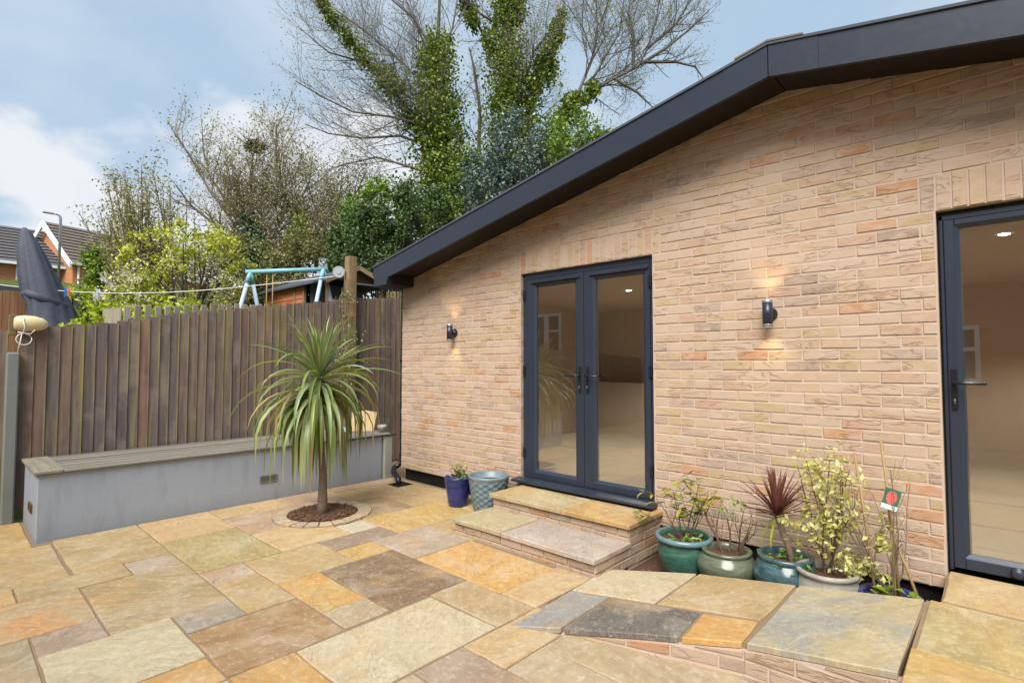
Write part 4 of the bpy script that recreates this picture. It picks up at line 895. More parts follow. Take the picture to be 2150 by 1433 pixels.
# twiggy clematis on canes in the dark blue pot
tw=empty('twiggy_climber',(-.505,3.76,.14),'leafless twiggy climber tied to bamboo canes by the right door','plant'); m=MB(); rg=random.Random(61); tips=[]
stems(m,(0,0,-.02),9,.78,.55,.0045,rg,[(9,.45,(25,60),.55),(9,.48,(25,60),.65),(8,.5,(25,60),.75)],.2,(0,.02),tips); m.build('stems',M_['twigbrown'],tw)
for a,b in (((-.06,-.03,-.05),(-.16,.03,.80)),((.03,-.02,-.05),(.0,.05,.52)),((.16,-.02,-.05),(-.02,.04,.44)),((.05,.0,-.05),(-.03,.06,.88))): MB().tube([a,tuple((a[i]+b[i])/2+.004 for i in range(3)),b],.0085,.0075,7).build('cane',M_['cane'],tw)
gg=np.random.RandomState(16); tp=np.array(tips); leaves('foliage',np.concatenate([clumps(gg,(-.02,.0,.36),(.05,.05,.17),110,10,.028),clumps(gg,(-.03,-.02,.07),(.08,.06,.06),50,6,.02)]),.038,M_['varieg'],tw,.55,gg,.4)['kind']='stuff'
gl=empty('broad_leaf_seedling',(-.47,3.68,.15),'bright green broad leaves at the foot of the twiggy climber','plant'); rg=random.Random(5)
for i in range(16):
    L=rg.uniform(.05,.10); w=L*.3; o=MB().add([(0,0,0),(L*.5,w,.01),(L,0,-.004),(L*.5,-w,.01),(L*.5,0,0)],[(0,4,1),(1,4,2),(0,3,4),(3,2,4)],True).build('leaf',M_['bush'],gl,(rg.uniform(-.08,.09),rg.uniform(-.05,.05),rg.uniform(0,.04))); o.rotation_euler=(rg.uniform(-.4,.4),rg.uniform(-.7,.1),rg.uniform(0,6.28))
# rose picture label hanging on the climber
def rose_mat():
    t=NT('rose_print'); u=t.new('ShaderNodeTexCoord').outputs['Generated']; s=t.new('ShaderNodeSeparateXYZ'); t.L.new(u,s.inputs[0]); x=t.math('SUBTRACT',s.outputs[0],.5); y=t.math('SUBTRACT',s.outputs[2],.58)
    r=t.math('SQRT',t.math('ADD',t.math('MULTIPLY',x,x),t.math('MULTIPLY',y,y))); sp_=t.math('SINE',t.math('ADD',t.math('MULTIPLY',r,60),t.math('MULTIPLY',t.math('ARCTAN2',y,x),2)))
    ro=t.mix(t.math('ADD',.5,t.math('MULTIPLY',sp_,.5)),lin(222,84,84,.9),lin(236,120,112,.9)); leaf=t.mix(t.noise(u,6,2),lin(40,90,60,.8),lin(70,130,110,.8))
    c=t.mix(t.ramp(r,[(.30,0),(.34,1)]),ro,leaf); c=t.mix(t.ramp(s.outputs[2],[(.20,1),(.24,0)]),c,lin(226,240,244,.9)); return t.fin(c,.4,.4)
rm=MB(); rm.box((-.038,-.001,-.058),(.038,.001,.058)); ro=rm.build('plant_label',rose_mat(),None,(-.475,3.68,.715)); ro.rotation_euler=(R(-8),R(14),R(10)); tag(ro,'picture label with a red rose hanging on the twiggy climber','plant label')
# ------------------------------------------------------------------ on and behind the fence
cov=empty('covered_parasol',(-12.10,1.05,1.0),'tall folded parasol in a dark grey fabric cover leaning left','parasol')
m=MB(); axis=[(-.10,-.09,2.80),(-.09,-.07,2.72),(-.03,.0,2.40),(.04,.10,1.95),(.10,.18,1.62),(.13,.22,1.50),(.16,.26,1.25),(.22,.34,.8),(.26,.40,.4),(.30,.45,.0)]
V=[];F=[];nn=36
rx=[.02,.08,.17,.25,.29,.285,.31,.40,.45,.48]
for j,(p,r) in enumerate(zip(axis,rx)):
    for k in range(nn):
        a=2*math.pi*k/nn; rr=r*(1+.10*math.sin(3*a+j*.5)+.16*(abs(math.sin(4.5*a+.3*j))-.6)); V.append((p[0]+rr*.75*math.cos(a)*.8,p[1]+rr*math.sin(a),p[2]+.03*math.sin(5*a)*(j in (4,5))))
for j in range(len(axis)-1):
    for k in range(nn): F.append((j*nn+k,j*nn+(k+1)%nn,(j+1)*nn+(k+1)%nn,(j+1)*nn+k))
F.append(tuple(range(nn-1,-1,-1))); m.add(V,F,True); m.build('cover',M_['cover'],cov)
b=MB(); V=[];F=[]
for j,(dz,rr_) in enumerate(((.05,.30),(.02,.335),(-.04,.33),(-.07,.30))):
    for k in range(nn): a=2*math.pi*k/nn; r=rr_*(1+.10*math.sin(3*a+2.4)); V.append((.115+r*.75*math.cos(a)*.8,.20+r*math.sin(a),1.57+dz-.10*math.sin(a)))
for j in range(3):
    for k in range(nn): F.append((j*nn+k,j*nn+(k+1)%nn,(j+1)*nn+(k+1)%nn,(j+1)*nn+k))
b.add(V,F,True).build('cover_hem',M_['cover'],cov)
MB().tube([(.30,.45,-.2),(.28,.42,.3)],.03,n=8).build('pole',M_['galv'],cov)
# reel cover on the fence top
rv=empty('reel_cover',(-6.80,.60,1.86),'cream covered line reel on the fence top with hanging cord','line reel')
m=MB(); m.lathe([(0,-.13),(.03,-.125),(.06,-.09),(.078,-.03),(.082,.04),(.07,.10),(.05,.115),(0,.118)],20); m.v=[(c_*.0+a*.8,-c_,b_*.95) for a,b_,c_ in m.v]; m.build('cover',M_['cream'],rv)
MB().box((-.06,-.15,-.11),(-.015,-.09,.08),.006).build('bracket',M_['post_green'],rv)
m=MB(); loop=[(.05,-.045+.055*math.cos(a),-.15+.055*math.sin(a)) for a in np.linspace(.5,6.6,14)]; m.tube([(.06,-.06,.06),(.075,-.045,-.03),(.06,-.05,-.09)]+loop,.0045,n=5); m.tube([(.05,-.06,-.09),(.05,-.07,-.18),(.045,-.085,-.27)],.0045,n=5); m.tube([(.05,-.09,-.085),(.06,-.0,-.10),(.06,.03,-.06)],.0045,n=5); m.build('cord',M_['lineplastic'],rv)
# tall post with ivy remains and reel
tp_=empty('timber_post',(-6.73,3.94,.58),'tall square timber post standing against the fence by the house','post')
MB().box((-.062,-.062,0),(.062,.062,1.55),.006).build('lower_post',M_['post_green'],tp_); MB().box((-.0615,-.0615,1.55),(.0615,.0615,2.41),.006).build('upper_post',M_['timber'],tp_)
m=MB(); rg=random.Random(71); 
for i in range(9):
    y0=rg.uniform(-.16,-.06); q=[(.03,y0,.3+rg.random()*.3)]
    for k in range(7): q.append((.05+rg.uniform(-.02,.02),q[-1][1]+rg.uniform(-.035,.035),q[-1][2]+.22))
    m.tube(q,.006,.003,n=4)
dc=m.build('dead_climber',M_['twigbrown'],None,(-6.73,3.94,.58)); gg=np.random.RandomState(22)
lf=leaves('foliage',along(gg,[(.05,-.13,.55),(.05,-.12,1.2),(.04,-.10,1.7),(.03,-.08,2.0)],520,[.06,.09,.08,.03]),.035,M_['bud'],dc,.6,gg,.2); lf['kind']='stuff'; tag(dc,'dried brown climber clinging to the fence beside timber post','climber')
rl_=empty('line_reel',(-6.80,3.80,2.76),'round pale grey clothes line reel on the timber post','line reel'); m=MB(); m.lathe([(0,-.03),(.074,-.03),(.084,-.022),(.084,.022),(.074,.03),(.070,.026),(.03,.026),(.028,.034),(0,.034)],26,smooth=False); m.v=[(c_*1.0,a,b_) for a,b_,c_ in m.v]; m.build('reel_body',simple('pale_grey_plastic',lin(188,192,200,.7),.5,.3),rl_,None,R(-38)); MB().box((-.02,.05,-.03),(.03,.14,.03),.004).build('bracket',M_['galv'],rl_)
ln=MB(); A=Vector((-6.82,3.75,2.70)); B=Vector((-13.85,.5,2.98)); ln.tube([tuple(A.lerp(B,t)-Vector((0,0,.22*math.sin(math.pi*t)))) for t in [i/12 for i in range(13)]],.0075,n=5); tag(ln.build('washing_line',M_['lineplastic']),'thin white washing line stretched above the fence','washing line')
def peg(t,c,label):
    p=A.lerp(B,t)-Vector((0,0,.22*math.sin(math.pi*t))); m=MB()
    for s in (-1,1): m.add([(-.006,s*.004,-.07),(.006,s*.004,-.07),(.006,s*.014,.05),(-.006,s*.014,.05),(-.006,s*.012,-.07),(.006,s*.012,-.07),(.006,s*.022,.05),(-.006,s*.022,.05)],[(3,2,1,0),(4,5,6,7),(0,1,5,4),(1,2,6,5),(2,3,7,6),(3,0,4,7)])
    m.v=[(a*2,b*2,c_*1.3) for a,b,c_ in m.v]; tag(m.build('clothes_peg',simple('peg_'+label.split()[0],c,.4,.4),None,tuple(p),R(60)),label,'peg','pegs left on the washing line')
peg(.70,lin(40,130,220,.85),'blue clothes peg left on the white line'); peg(.690,lin(230,130,60,.85),'orange clothes peg beside the blue one'); peg(.60,lin(200,206,226,.85),'pale lilac clothes peg further along the line')
# swing frame
sw=empty('swing_frame',(-12.1,5.4,1.3),'pale blue tubular swing frame in the neighbouring garden','swing'); so2=Vector((-12.1,5.4,1.3))
def tubeo(name,a,b,r,mat): m=MB(); m.tube([tuple(Vector(a)-so2),tuple(Vector(b)-so2)],r,n=10); return m.build(name,mat,sw)
a=(-12.43,4.76,3.55); b=(-11.78,6.17,3.72); tubeo('top_bar',(-12.47,4.67,3.54),(-11.74,6.26,3.73),.052,M_['swing'])
for top,e in ((a,(-12.62,4.30,1.4)),(a,(-12.80,5.40,1.4)),(b,(-11.45,5.55,1.4)),(b,(-12.15,7.05,1.4))): tubeo('leg',top,e,.046,M_['swinglilac']); m=Vector(top).lerp(Vector(e),.0); tubeo('leg_collar',top,Vector(top).lerp(Vector(e),.12),.052,M_['swing'])
for t in (.22,.30): p=Vector(a).lerp(Vector(b),t); tubeo('rope',p,p-Vector((0,0,1.5)),.012,M_['cane'])
# shed
sh=empty('garden_shed',(-12.6,7.0,1.4),'orange brown timber shed with grey felt roof beyond the fence','shed'); sh_o=Vector((-12.6,7.0,1.4))
def shp(mb,name,mat): o=mb.build(name,mat,sh); o.location=-sh_o; return o
# gable faces +X; ridge runs along X
fx,bx_=-11.7,-15.2; yl,yr,ym=6.25,7.75,6.95; ze,zr_=3.50,3.82
for k in range(17):
    z=1.5+k*.117; m=MB(); m.add([(bx_,yl-.012,z),(fx-1.2,yl-.012,z),(fx-1.2,yl,z+.126),(bx_,yl,z+.126),(bx_,yl+.02,z),(fx-1.2,yl+.02,z)],[(0,1,2,3),(1,0,4,5)]); shp(m,'cladding_board',M_['shed'])
for x in (bx_,-13.4,fx-1.2,fx-.06): m=MB(); m.box((x,yl-.03,1.4),(x+.06,yl+.03,ze)); shp(m,'corner_post',M_['timber'])
m=MB(); m.box((fx-.06,yr-.04,1.4),(fx,yr+.03,ze)); shp(m,'corner_post',M_['timber'])
m=MB(); m.box((bx_,yl+.03,1.4),(bx_+.03,yr,ze)); m.box((bx_,yr-.03,1.4),(fx-.9,yr,ze)); m.box((fx-.92,yl+.03,1.4),(fx-.9,yr-.03,ze)); shp(m,'inner_wall',M_['darkpanel'])
m=MB(); m.add([(fx,yl,ze),(fx,yr,ze),(fx,ym,zr_-.06),(fx-.02,yl,ze),(fx-.02,yr,ze),(fx-.02,ym,zr_-.06)],[(0,1,2),(5,4,3),(0,3,4,1)]); shp(m,'gable_panel',M_['bark_chip'])
for y0,y1,nm in ((yl-.16,ym,'roof'),(yr+.16,ym,'roof')):
    m=MB(); z0=ze-.08; m.add([(bx_-.1,y0,z0),(fx+.22,y0,z0),(fx+.22,y1,zr_),(bx_-.1,y1,zr_),(bx_-.1,y0,z0+.05),(fx+.22,y0,z0+.05),(fx+.22,y1,zr_+.05),(bx_-.1,y1,zr_+.05)],[(3,2,1,0),(4,5,6,7),(0,1,5,4),(1,2,6,5),(2,3,7,6),(3,0,4,7)]); shp(m,nm,M_['felt'])
    m=MB(); m.add([(fx+.222,y0,z0-.06),(fx+.222,y1,zr_-.06),(fx+.222,y1,zr_+.055),(fx+.222,y0,z0+.055),(fx+.25,y0,z0-.06),(fx+.25,y1,zr_-.06),(fx+.25,y1,zr_+.055),(fx+.25,y0,z0+.055)],[(0,1,2,3),(7,6,5,4),(0,4,5,1),(2,6,7,3),(0,3,7,4),(1,5,6,2)]); shp(m,'bargeboard',M_['timber'])
# fences behind
def pickets(label,a,b,n,h,w,t,z0,mat,tops=None,group=None,name='picket_fence',pn='picket',rail=True):
    A=Vector(a);B=Vector(b); f=empty(name,a,label,'fence',group); d=(B-A); rz=math.atan2(d.y,d.x); L=math.hypot(d.x,d.y); f.rotation_euler=(0,0,rz)
    proto=None
    for k in range(n):
        u=L*k/(n-1); zz=d.z*k/(n-1)
        if proto is None: m=MB(); m.box((-w/2,-t/2,-z0),(w/2,t/2,h),.004); o=m.build(pn,mat,f,(u,0,zz)); proto=o
        else: o=proto.copy(); COL.objects.link(o); o.parent=f; o.location=(u,0,zz+rng.uniform(-.012,.012))
    if rail:
        m=MB(); m.add([(0,t/2,h-.35),(L,t/2,h-.35+d.z),(L,t/2+.03,h-.35+d.z),(0,t/2+.03,h-.35),(0,t/2,h-.28),(L,t/2,h-.28+d.z),(L,t/2+.03,h-.28+d.z),(0,t/2+.03,h-.28)],[(3,2,1,0),(4,5,6,7),(0,1,5,4),(1,2,6,5),(2,3,7,6),(3,0,4,7)]); m.build('rail',mat,f)
pickets('pale picket fence with gaps showing just above the board fence',(-7.15,1.43,2.08),(-7.38,3.05,2.26),17,.04,.066,.016,1.6,M_['picket'])
pickets('pale close picket fence running back from the board fence',(-7.20,1.38,2.08),(-10.7,1.72,2.30),30,.03,.085,.016,1.4,M_['picket'])
pickets('orange brown close boarded fence behind the covered parasol',(-13.6,-2.6,2.72),(-13.15,1.25,2.80),38,.0,.102,.016,1.6,M_['brownfence'],name='boarded_fence',pn='fence_board')
pickets('light timber fence behind the swing frame',(-16.0,5.4,3.05),(-15.4,6.3,3.10),11,.0,.088,.016,1.4,M_['picket'],name='boarded_fence',pn='fence_board')
pickets('grey green slatted fence below the eaves of the house',(-12.1,8.2,3.42),(-11.2,10.4,3.55),26,.0,.07,.016,1.6,M_['post_green'],name='slatted_fence',pn='fence_slat')
hr=MB(); hr.tube([(-7.0,4.1,2.66),(-7.0,5.2,2.66)],.018,n=8); tag(hr.build('metal_rail',M_['darkpanel']),'dark horizontal metal pole just above fence by the eaves','pole')
m=MB(); m.box((-18.2,-3.2,2.2),(-18.1,3.6,3.42)); dw=tag(m.build('dark_screen_fence',M_['darkpanel']),'low dark grey panel fence in front of the far houses','fence')
for y in (-1.4,-.4,.6,1.6,2.6,3.55): MB().box((-18.09,y,2.2),(-18.03,y+.06,3.46)).build('panel_post',M_['black'],dw)
# ------------------------------------------------------------------ far houses and lamp
def win(parent,off,x,y0,y1,z0,z1,nm='window'):
    f=MB(); t=.08
    for a,b in (((x,y0,z0),(x+.06,y1,z0+t)),((x,y0,z1-t),(x+.06,y1,z1)),((x,y0,z0+t),(x+.06,y0+t,z1-t)),((x,y1-t,z0+t),(x+.06,y1,z1-t)),((x,(y0+y1)/2-.05,z0+t),(x+.06,(y0+y1)/2+.05,z1-t))): f.box(a,b)
    o=f.build(nm,M_['white'],parent); o.location=-off
    for a,b in ((y0+t,(y0+y1)/2-.05),((y0+y1)/2+.05,y1-t)): g_=MB(); g_.box((x+.01,a,z0+t),(x+.03,b,z1-t)); g_.build('pane',M_['winglass'],o)
    s=MB(); s.box((x,y0-.06,z0-.08),(x+.12,y1+.06,z0-.002)); s.build('sill',M_['white'],o)
def tiled(parent,off,a,b,c,d,rows,mat):
    """roof slope a-b ridge, d-c eaves, as overlapping courses"""
    a,b,c,d=[Vector(p) for p in (a,b,c,d)]; m=MB(); nrm=(b-a).cross(d-a).normalized(); 
    if nrm.z<0: nrm=-nrm
    for k in range(rows):
        t0=k/rows; t1=(k+1)/rows; p0=a.lerp(d,t0);p1=b.lerp(c,t0);q0=a.lerp(d,t1)+nrm*.07;q1=b.lerp(c,t1)+nrm*.07; r0=a.lerp(d,t1);r1=b.lerp(c,t1)
        m.add([p0,p1,q1,q0,r0,r1],[(0,1,2,3),(3,2,5,4)])
    o=m.build('roof',mat,parent); o.location=-off; return o
h1o=Vector((-43,0,5)); h1=empty('far_house',tuple(h1o),'far orange brick house with grey tiled roof at left edge','house')
def hp1(mb,n,mt,par,off): o=mb.build(n,mt,par); o.location=-off; return o
m=MB(); m.box((-47,-6.5,4.2),(-42.2,4.9,7.45)); hp1(m,'wall',M_['redbrick'],h1,h1o)
tiled(h1,h1o,(-45.4,-7,10.05),(-45.4,5.0,10.05),(-41.75,5.2,7.35),(-41.75,-7,7.35),12,M_['tile']); 
m=MB(); m.box((-41.80,-7,7.22),(-41.68,5.2,7.38)); hp1(m,'gutter',M_['white'],h1,h1o)
win(h1,h1o,-42.18,3.0,4.15,6.05,7.1); win(h1,h1o,-42.18,-1.2,.2,6.05,7.1); win(h1,h1o,-42.18,4.4,4.8,6.0,7.0)
h2o=Vector((-40.7,5.0,5)); h2=empty('gabled_house',(-40.7,5.3,5),'far orange brick house with white gable edge and brown tiles','house',rotz=R(19))
m=MB(); m.box((-45,5.25,4.2),(-41.0,15,7.6)); m.add([(-41.0,5.26,7.6),(-46.5,5.26,7.6),(-43.8,5.26,10.1)],[(0,1,2)]); hp1(m,'wall',M_['redbrick'],h2,h2o)
tiled(h2,h2o,(-43.8,5.0,10.35),(-43.8,15,10.35),(-40.7,15,7.55),(-40.7,5.0,7.55),12,M_['tileb'])
m=MB()
for s0,s1 in (((-43.8,10.38),(-40.66,7.55)),((-43.8,10.38),(-47,7.5))):
    m.add([(s0[0],4.9,s0[1]),(s1[0],4.9,s1[1]),(s1[0],4.9,s1[1]-.35),(s0[0],4.9,s0[1]-.40),(s0[0],5.0,s0[1]),(s1[0],5.0,s1[1]),(s1[0],5.0,s1[1]-.35),(s0[0],5.0,s0[1]-.40)],[(0,1,2,3),(7,6,5,4),(0,4,5,1),(2,6,7,3),(1,5,6,2)])
hp1(m,'bargeboard',M_['white'],h2,h2o); m=MB(); m.box((-40.76,5.0,7.42),(-40.62,15,7.57)); hp1(m,'gutter',M_['white'],h2,h2o)
m=MB(); m.tube([(-40.9,5.5,7.5),(-40.9,5.5,4.3)],.06,n=6); hp1(m,'downpipe',M_['white'],h2,h2o)
win(h2,h2o,-40.98,6.6,7.7,6.15,7.25); win(h2,h2o,-40.98,9.6,10.8,6.15,7.25)
lp=empty('street_lamp',(-31.2,3.64,4.3),'slim grey street lamp in front of the far houses','street lamp'); m=MB(); m.tube([(0,0,0),(0,0,3.75),(0,-.03,3.86),(-.02,-.12,3.92),(-.02,-.3,3.93)],.055,.04,n=8); m.build('column',M_['galv'],lp); MB().box((-.07,-.62,3.89),(.06,-.24,3.97),.02).build('lantern',M_['conc_light'],lp)
# house opposite (seen as the reflection in the door glass)
oh=empty('opposite_house',(0,-4.0,0),'brown brick house facing the garden, mirrored in the door glass','house'); oo=Vector((0,-4,0))
m=MB(); m.box((-16,-4.6,-.1),(9,-4.0,4.3)); hp1(m,'wall',M_['backbrick'],oh,oo)
def win2(x0,x1,z0,z1,nm):
    f=MB(); t=.07; y=-4.0; xm=x0+(x1-x0)*.55
    for a,b in (((x0,y-.02,z0),(x1,y+.05,z0+t)),((x0,y-.02,z1-t),(x1,y+.05,z1)),((x0,y-.02,z0+t),(x0+t,y+.05,z1-t)),((x1-t,y-.02,z0+t),(x1,y+.05,z1-t)),((xm-.08,y-.02,z0+t),(xm+.08,y+.05,z1-t)),((xm+.08,y-.02,z0+(z1-z0)*.55),(x1-t,y+.05,z0+(z1-z0)*.55+t))): f.box(a,b)
    o=hp1(f,nm,M_['white'],oh,oo); g_=MB(); g_.box((x0+t,y-.01,z0+t),(x1-t,y+.01,z1-t)); g_.build('pane',M_['winglass'],o)
win2(-10.6,-9.4,1.75,2.95,'window'); win2(-1.7,-.25,1.15,2.15,'window')
# ------------------------------------------------------------------ trees and shrubs
A_trunk=[(-13.42,11.95,1.6),(-13.42,11.95,4.76),(-13.41,11.87,6.22),(-13.67,11.51,8.48),(-13.85,11.22,10.58),(-13.74,11.22,12.44),(-13.61,11.2,14.78)]
A_l=[[(-13.46,11.76,7.35),(-13.87,10.95,9.02),(-14.33,10.12,10.25),(-14.84,9.25,11.28),(-15.27,8.46,12.21),(-15.51,7.85,12.96),(-15.8,7.21,13.67)],
[(-13.5,11.68,8.16),(-13.97,10.63,9.43),(-14.33,9.75,9.48),(-14.88,8.7,9.45),(-15.17,7.88,9.7),(-15.42,7.09,10.0)],
[(-13.69,11.41,9.93),(-14.41,10.94,11.25),(-15.27,10.36,12.27),(-16.15,9.77,13.22),(-17.17,9.05,14.19),(-17.96,8.54,15.18)],
[(-13.72,11.32,10.9),(-14.23,11.0,12.46),(-14.69,10.73,13.71),(-15.15,10.45,15.15)],
[(-13.51,11.7,7.67),(-14.27,10.47,8.02),(-14.75,9.51,8.19),(-15.22,8.59,7.81),(-15.32,8.0,7.45)],
[(-13.76,11.24,11.71),(-13.49,11.64,12.95),(-13.47,11.83,14.04),(-13.5,11.97,15.15)],
[(-13.54,11.6,8.96),(-14.4,10.54,10.68),(-15.44,9.36,11.57),(-16.14,8.53,11.81),(-16.7,7.81,12.53)],
[(-13.6,11.56,8.64),(-14.68,10.37,9.15),(-15.51,9.44,9.02),(-16.22,8.61,9.12),(-16.67,8.01,9.38)],
[(-13.77,11.22,11.87),(-14.04,10.45,12.95),(-14.56,9.49,13.67),(-14.93,8.67,14.04)]]
B_trunk=[(-12.64,13.98,1.8),(-12.64,13.98,5.63),(-12.67,13.84,7.67),(-12.76,13.61,10.23),(-12.73,13.5,12.45),(-12.6,13.51,14.5),(-12.53,13.49,15.86)]
B_l=[[(-12.94,13.31,12.45),(-13.18,12.82,13.11),(-13.41,12.34,14.02),(-13.57,11.92,14.82)],
[(-12.5,13.8,8.6),(-12.37,13.94,10.57),(-11.9,14.32,11.6),(-11.49,14.62,12.96),(-11.21,14.82,13.99),(-11.05,14.9,15.18)],
[(-12.28,13.98,11.43),(-11.79,13.92,12.43),(-11.19,13.99,12.89),(-10.57,14.11,12.84)],
[(-12.73,13.45,13.47),(-13.11,12.63,13.77),(-13.46,11.83,14.21),(-13.92,10.94,14.46)],[(-12.59,13.56,13.81),(-12.07,13.99,14.58),(-11.54,14.43,15.35)]]
C_trunk=[(-10.6,13.18,1.8),(-10.57,13.18,5.19),(-10.39,13.2,7.78),(-10.18,13.32,9.16)]
C_l=[[(-10.18,13.32,9.16),(-9.59,13.81,10.07),(-8.85,14.46,10.61),(-8.27,14.97,10.99),(-8.03,15.16,11.6),(-7.78,15.33,12.67),(-7.63,15.4,13.74)],
[(-9.89,13.56,9.62),(-9.47,14.18,11.44),(-9.46,14.46,12.68),(-9.87,14.37,13.64),(-10.05,14.5,14.46)],
[(-8.85,14.46,10.61),(-8.3,14.99,10.15),(-7.97,15.32,9.69)],[(-8.22,15.02,11.07),(-7.58,15.57,11.6),(-7.0,16.07,12.21),(-6.54,16.46,12.82)],
[(-8.21,15.02,11.14),(-7.37,15.79,11.14),(-6.93,16.21,10.99),(-6.71,16.43,10.53)],[(-9.59,13.81,10.07),(-9.14,14.37,11.39),(-8.86,14.81,12.27),(-8.8,15.02,13.47)],
[(-8.03,15.16,11.6),(-7.34,15.75,12.36),(-6.98,16.04,13.13),(-6.74,16.23,13.74)],[(-8.39,14.87,10.91),(-8.3,14.72,11.82),(-8.31,14.47,12.64),(-8.11,14.43,13.45)]]
def tree(name,label,trunk,limbs,tr0,tr1,lr,levels,seed,mt='bark',mtw='twig',ivy=(),cat='tree',up=.10,buds=0,bmat='bud',bsize=.06):
    rg=random.Random(seed); o=Vector(trunk[0]); t=empty(name,tuple(o),label,cat)
    m=MB(); m.tube(trunk,tr0,tr1,n=9); k=m.build('trunk',M_[mt],t); k.location=-o
    stt=[]; m=MB()
    for l in limbs: grow(m,l,lr,lr*.3,levels,rg,up,6,stt)
    k=m.build('branches',M_[mtw],t); k.location=-o
    for q,(pts,n,rad,size,mat) in enumerate(ivy):
        gg=np.random.RandomState(seed+q); k=leaves('ivy',along(gg,pts,n,rad),size,M_[mat],t,.75,gg,.35); k.location=-o; k['kind']='stuff'
    if buds:
        gg=np.random.RandomState(seed+50); c=np.array(stt); c=c[gg.randint(0,len(c),buds)]+gg.normal(size=(buds,3))*.14
        k=leaves('leaf_buds',c,bsize,M_[bmat],t,.55,gg,.2); k.location=-o; k['kind']='stuff'
    return t
LV=[(3.5,.42,(20,58),.42),(5,.48,(22,60),.48),(6,.5,(25,65),.6),(4.6,.6,(25,65),.75)]
tree('ivy_clad_tree','tall bare tree with ivy wrapped trunk, boughs sweeping left',A_trunk,A_l,.22,.035,.050,LV,101,ivy=[(A_trunk[1:6],19000,[1.2,1.15,.95,.8,.5],.105,'ivy'),(A_l[0][:6],5000,[.65,.5,.34,.2,.08],.11,'ivy'),(A_trunk[1:4],6000,[1.7,1.4,1.0],.12,'ivy')],buds=9000,bmat='bud',bsize=.05)
tree('ivy_column_tree','tallest tree with thick ivy column trunk above the roof slope',B_trunk,B_l,.33,.2,.055,LV,202,ivy=[(B_trunk[2:],19000,[1.1,.9,.75,.65,.6],.105,'ivy'),(B_l[0],1500,[.3,.26,.2,.12],.13,'ivy'),(B_l[1][:5],6000,[.7,.6,.48,.3,.1],.12,'ivy')],buds=7000,bsize=.05)
tree('spreading_bare_tree','bare spreading tree with grey boughs reaching right behind roof',C_trunk,C_l,.2,.12,.058,[(4.6,.50,(22,62),.42),(5,.50,(22,62),.48),(6,.5,(25,65),.6),(4.6,.6,(25,65),.75)],303,ivy=[([(-10.4,13.2,7.6),(-10.18,13.32,9.16),(-9.85,13.55,9.7),(-9.3,14.0,10.3)],2600,[.55,.5,.35,.1],.14,'ivy')],buds=9000,bsize=.05)
tn=[(-15.75,15.07,2.0),(-15.75,15.07,7.66),(-15.69,15.0,10.03),(-15.59,14.98,12.01),(-15.73,14.75,13.79),(-15.85,14.59,14.58)]
tree('thin_bare_tree','thin pale bare tree between the two ivy trunks',tn,[tn[1:4],tn[2:5],tn[3:]],.12,.03,.06,[(3.2,.40,(20,50),.5),(4,.42,(20,60),.5)],404,buds=300,bsize=.05)
MID=[[(-17.43,6.98,3.36),(-17.46,6.75,4.56),(-17.65,6.36,5.75),(-18.18,5.68,6.92),(-18.48,5.21,7.93),(-18.73,4.8,8.71)],[(-17.43,6.98,3.36),(-17.44,6.88,4.88),(-17.56,6.67,6.56),(-17.46,6.68,8.09),(-17.33,6.76,8.7)],[(-17.26,7.13,3.36),(-17.34,7.13,5.06),(-16.97,7.56,6.48),(-17.28,7.36,8.08),(-17.36,7.37,9.34)],
[(-17.56,6.79,4.58),(-18.06,5.8,5.86),(-18.22,5.17,6.36),(-18.15,4.75,6.84)],[(-17.44,6.88,4.88),(-18.24,6.27,6.61),(-18.85,5.88,7.6),(-19.18,5.75,8.6)]]
LM=[(4.2,.44,(20,60),.5),(5.2,.45,(22,62),.52),(6.5,.5,(25,65),.6),(6,.5,(25,65),.7)]
t=tree('nest_tree','mossy multi stemmed brown tree holding a dark twig nest',[(-17.43,6.98,2.3)]+MID[0][:2],MID,.14,.08,.065,LM,505,'barkgreen','twigbrown',ivy=[([(-17.5,6.55,3.4),(-17.45,6.55,4.8),(-17.45,6.6,6.1)],5200,[.75,.7,.2],.12,'holly')],buds=9500,bsize=.07)
m=MB(); rg=random.Random(3)
for i in range(220):
    a=rg.uniform(0,6.28); r=.30*math.sqrt(rg.random()); z=.16*rg.uniform(-1,1)*(1-r); p=Vector((r*math.cos(a),r*math.sin(a),z)); d=Vector((rg.gauss(0,1),rg.gauss(0,1),rg.gauss(0,.35))).normalized()*.16; m.tube([tuple(p-d),tuple(p+d)],.008,n=3,cap=False)
tag(m.build('bird_nest',M_['bark'],None,(-17.37,6.74,8.43)),'dark twiggy bird nest high in the brown tree','nest')
M2=[[(-16.53,7.81,3.36),(-16.64,7.78,4.91),(-16.74,7.77,6.48),(-16.49,8.12,7.46),(-16.53,8.21,8.28)],[(-16.53,7.81,3.36),(-16.78,7.88,5.88),(-17.47,7.61,7.56),(-17.82,7.66,8.7)],[(-16.2,8.2,4.4),(-16.2,8.5,6.0),(-16.1,8.8,7.3)]]
tree('green_tinged_tree','slender mossy tree with fine twigs right of the nest tree',[(-16.53,7.81,2.3)]+M2[0][:2],M2,.12,.07,.06,LM,606,'barkgreen','twigbrown',ivy=[([(-16.4,7.7,4.6),(-16.35,7.65,6.1)],1600,[.42,.25],.12,'ivy')],buds=7000,bsize=.07)
M3=[[(-16.61,9.09,3.47),(-16.67,8.92,5.41),(-16.99,8.54,6.86),(-17.2,8.3,7.83)],[(-16.61,9.09,3.47),(-16.31,9.24,5.73),(-16.03,9.42,7.02),(-15.65,9.71,7.99)],[(-16.61,9.09,3.47),(-16.5,9.1,6.2),(-16.5,9.3,8.2)]]
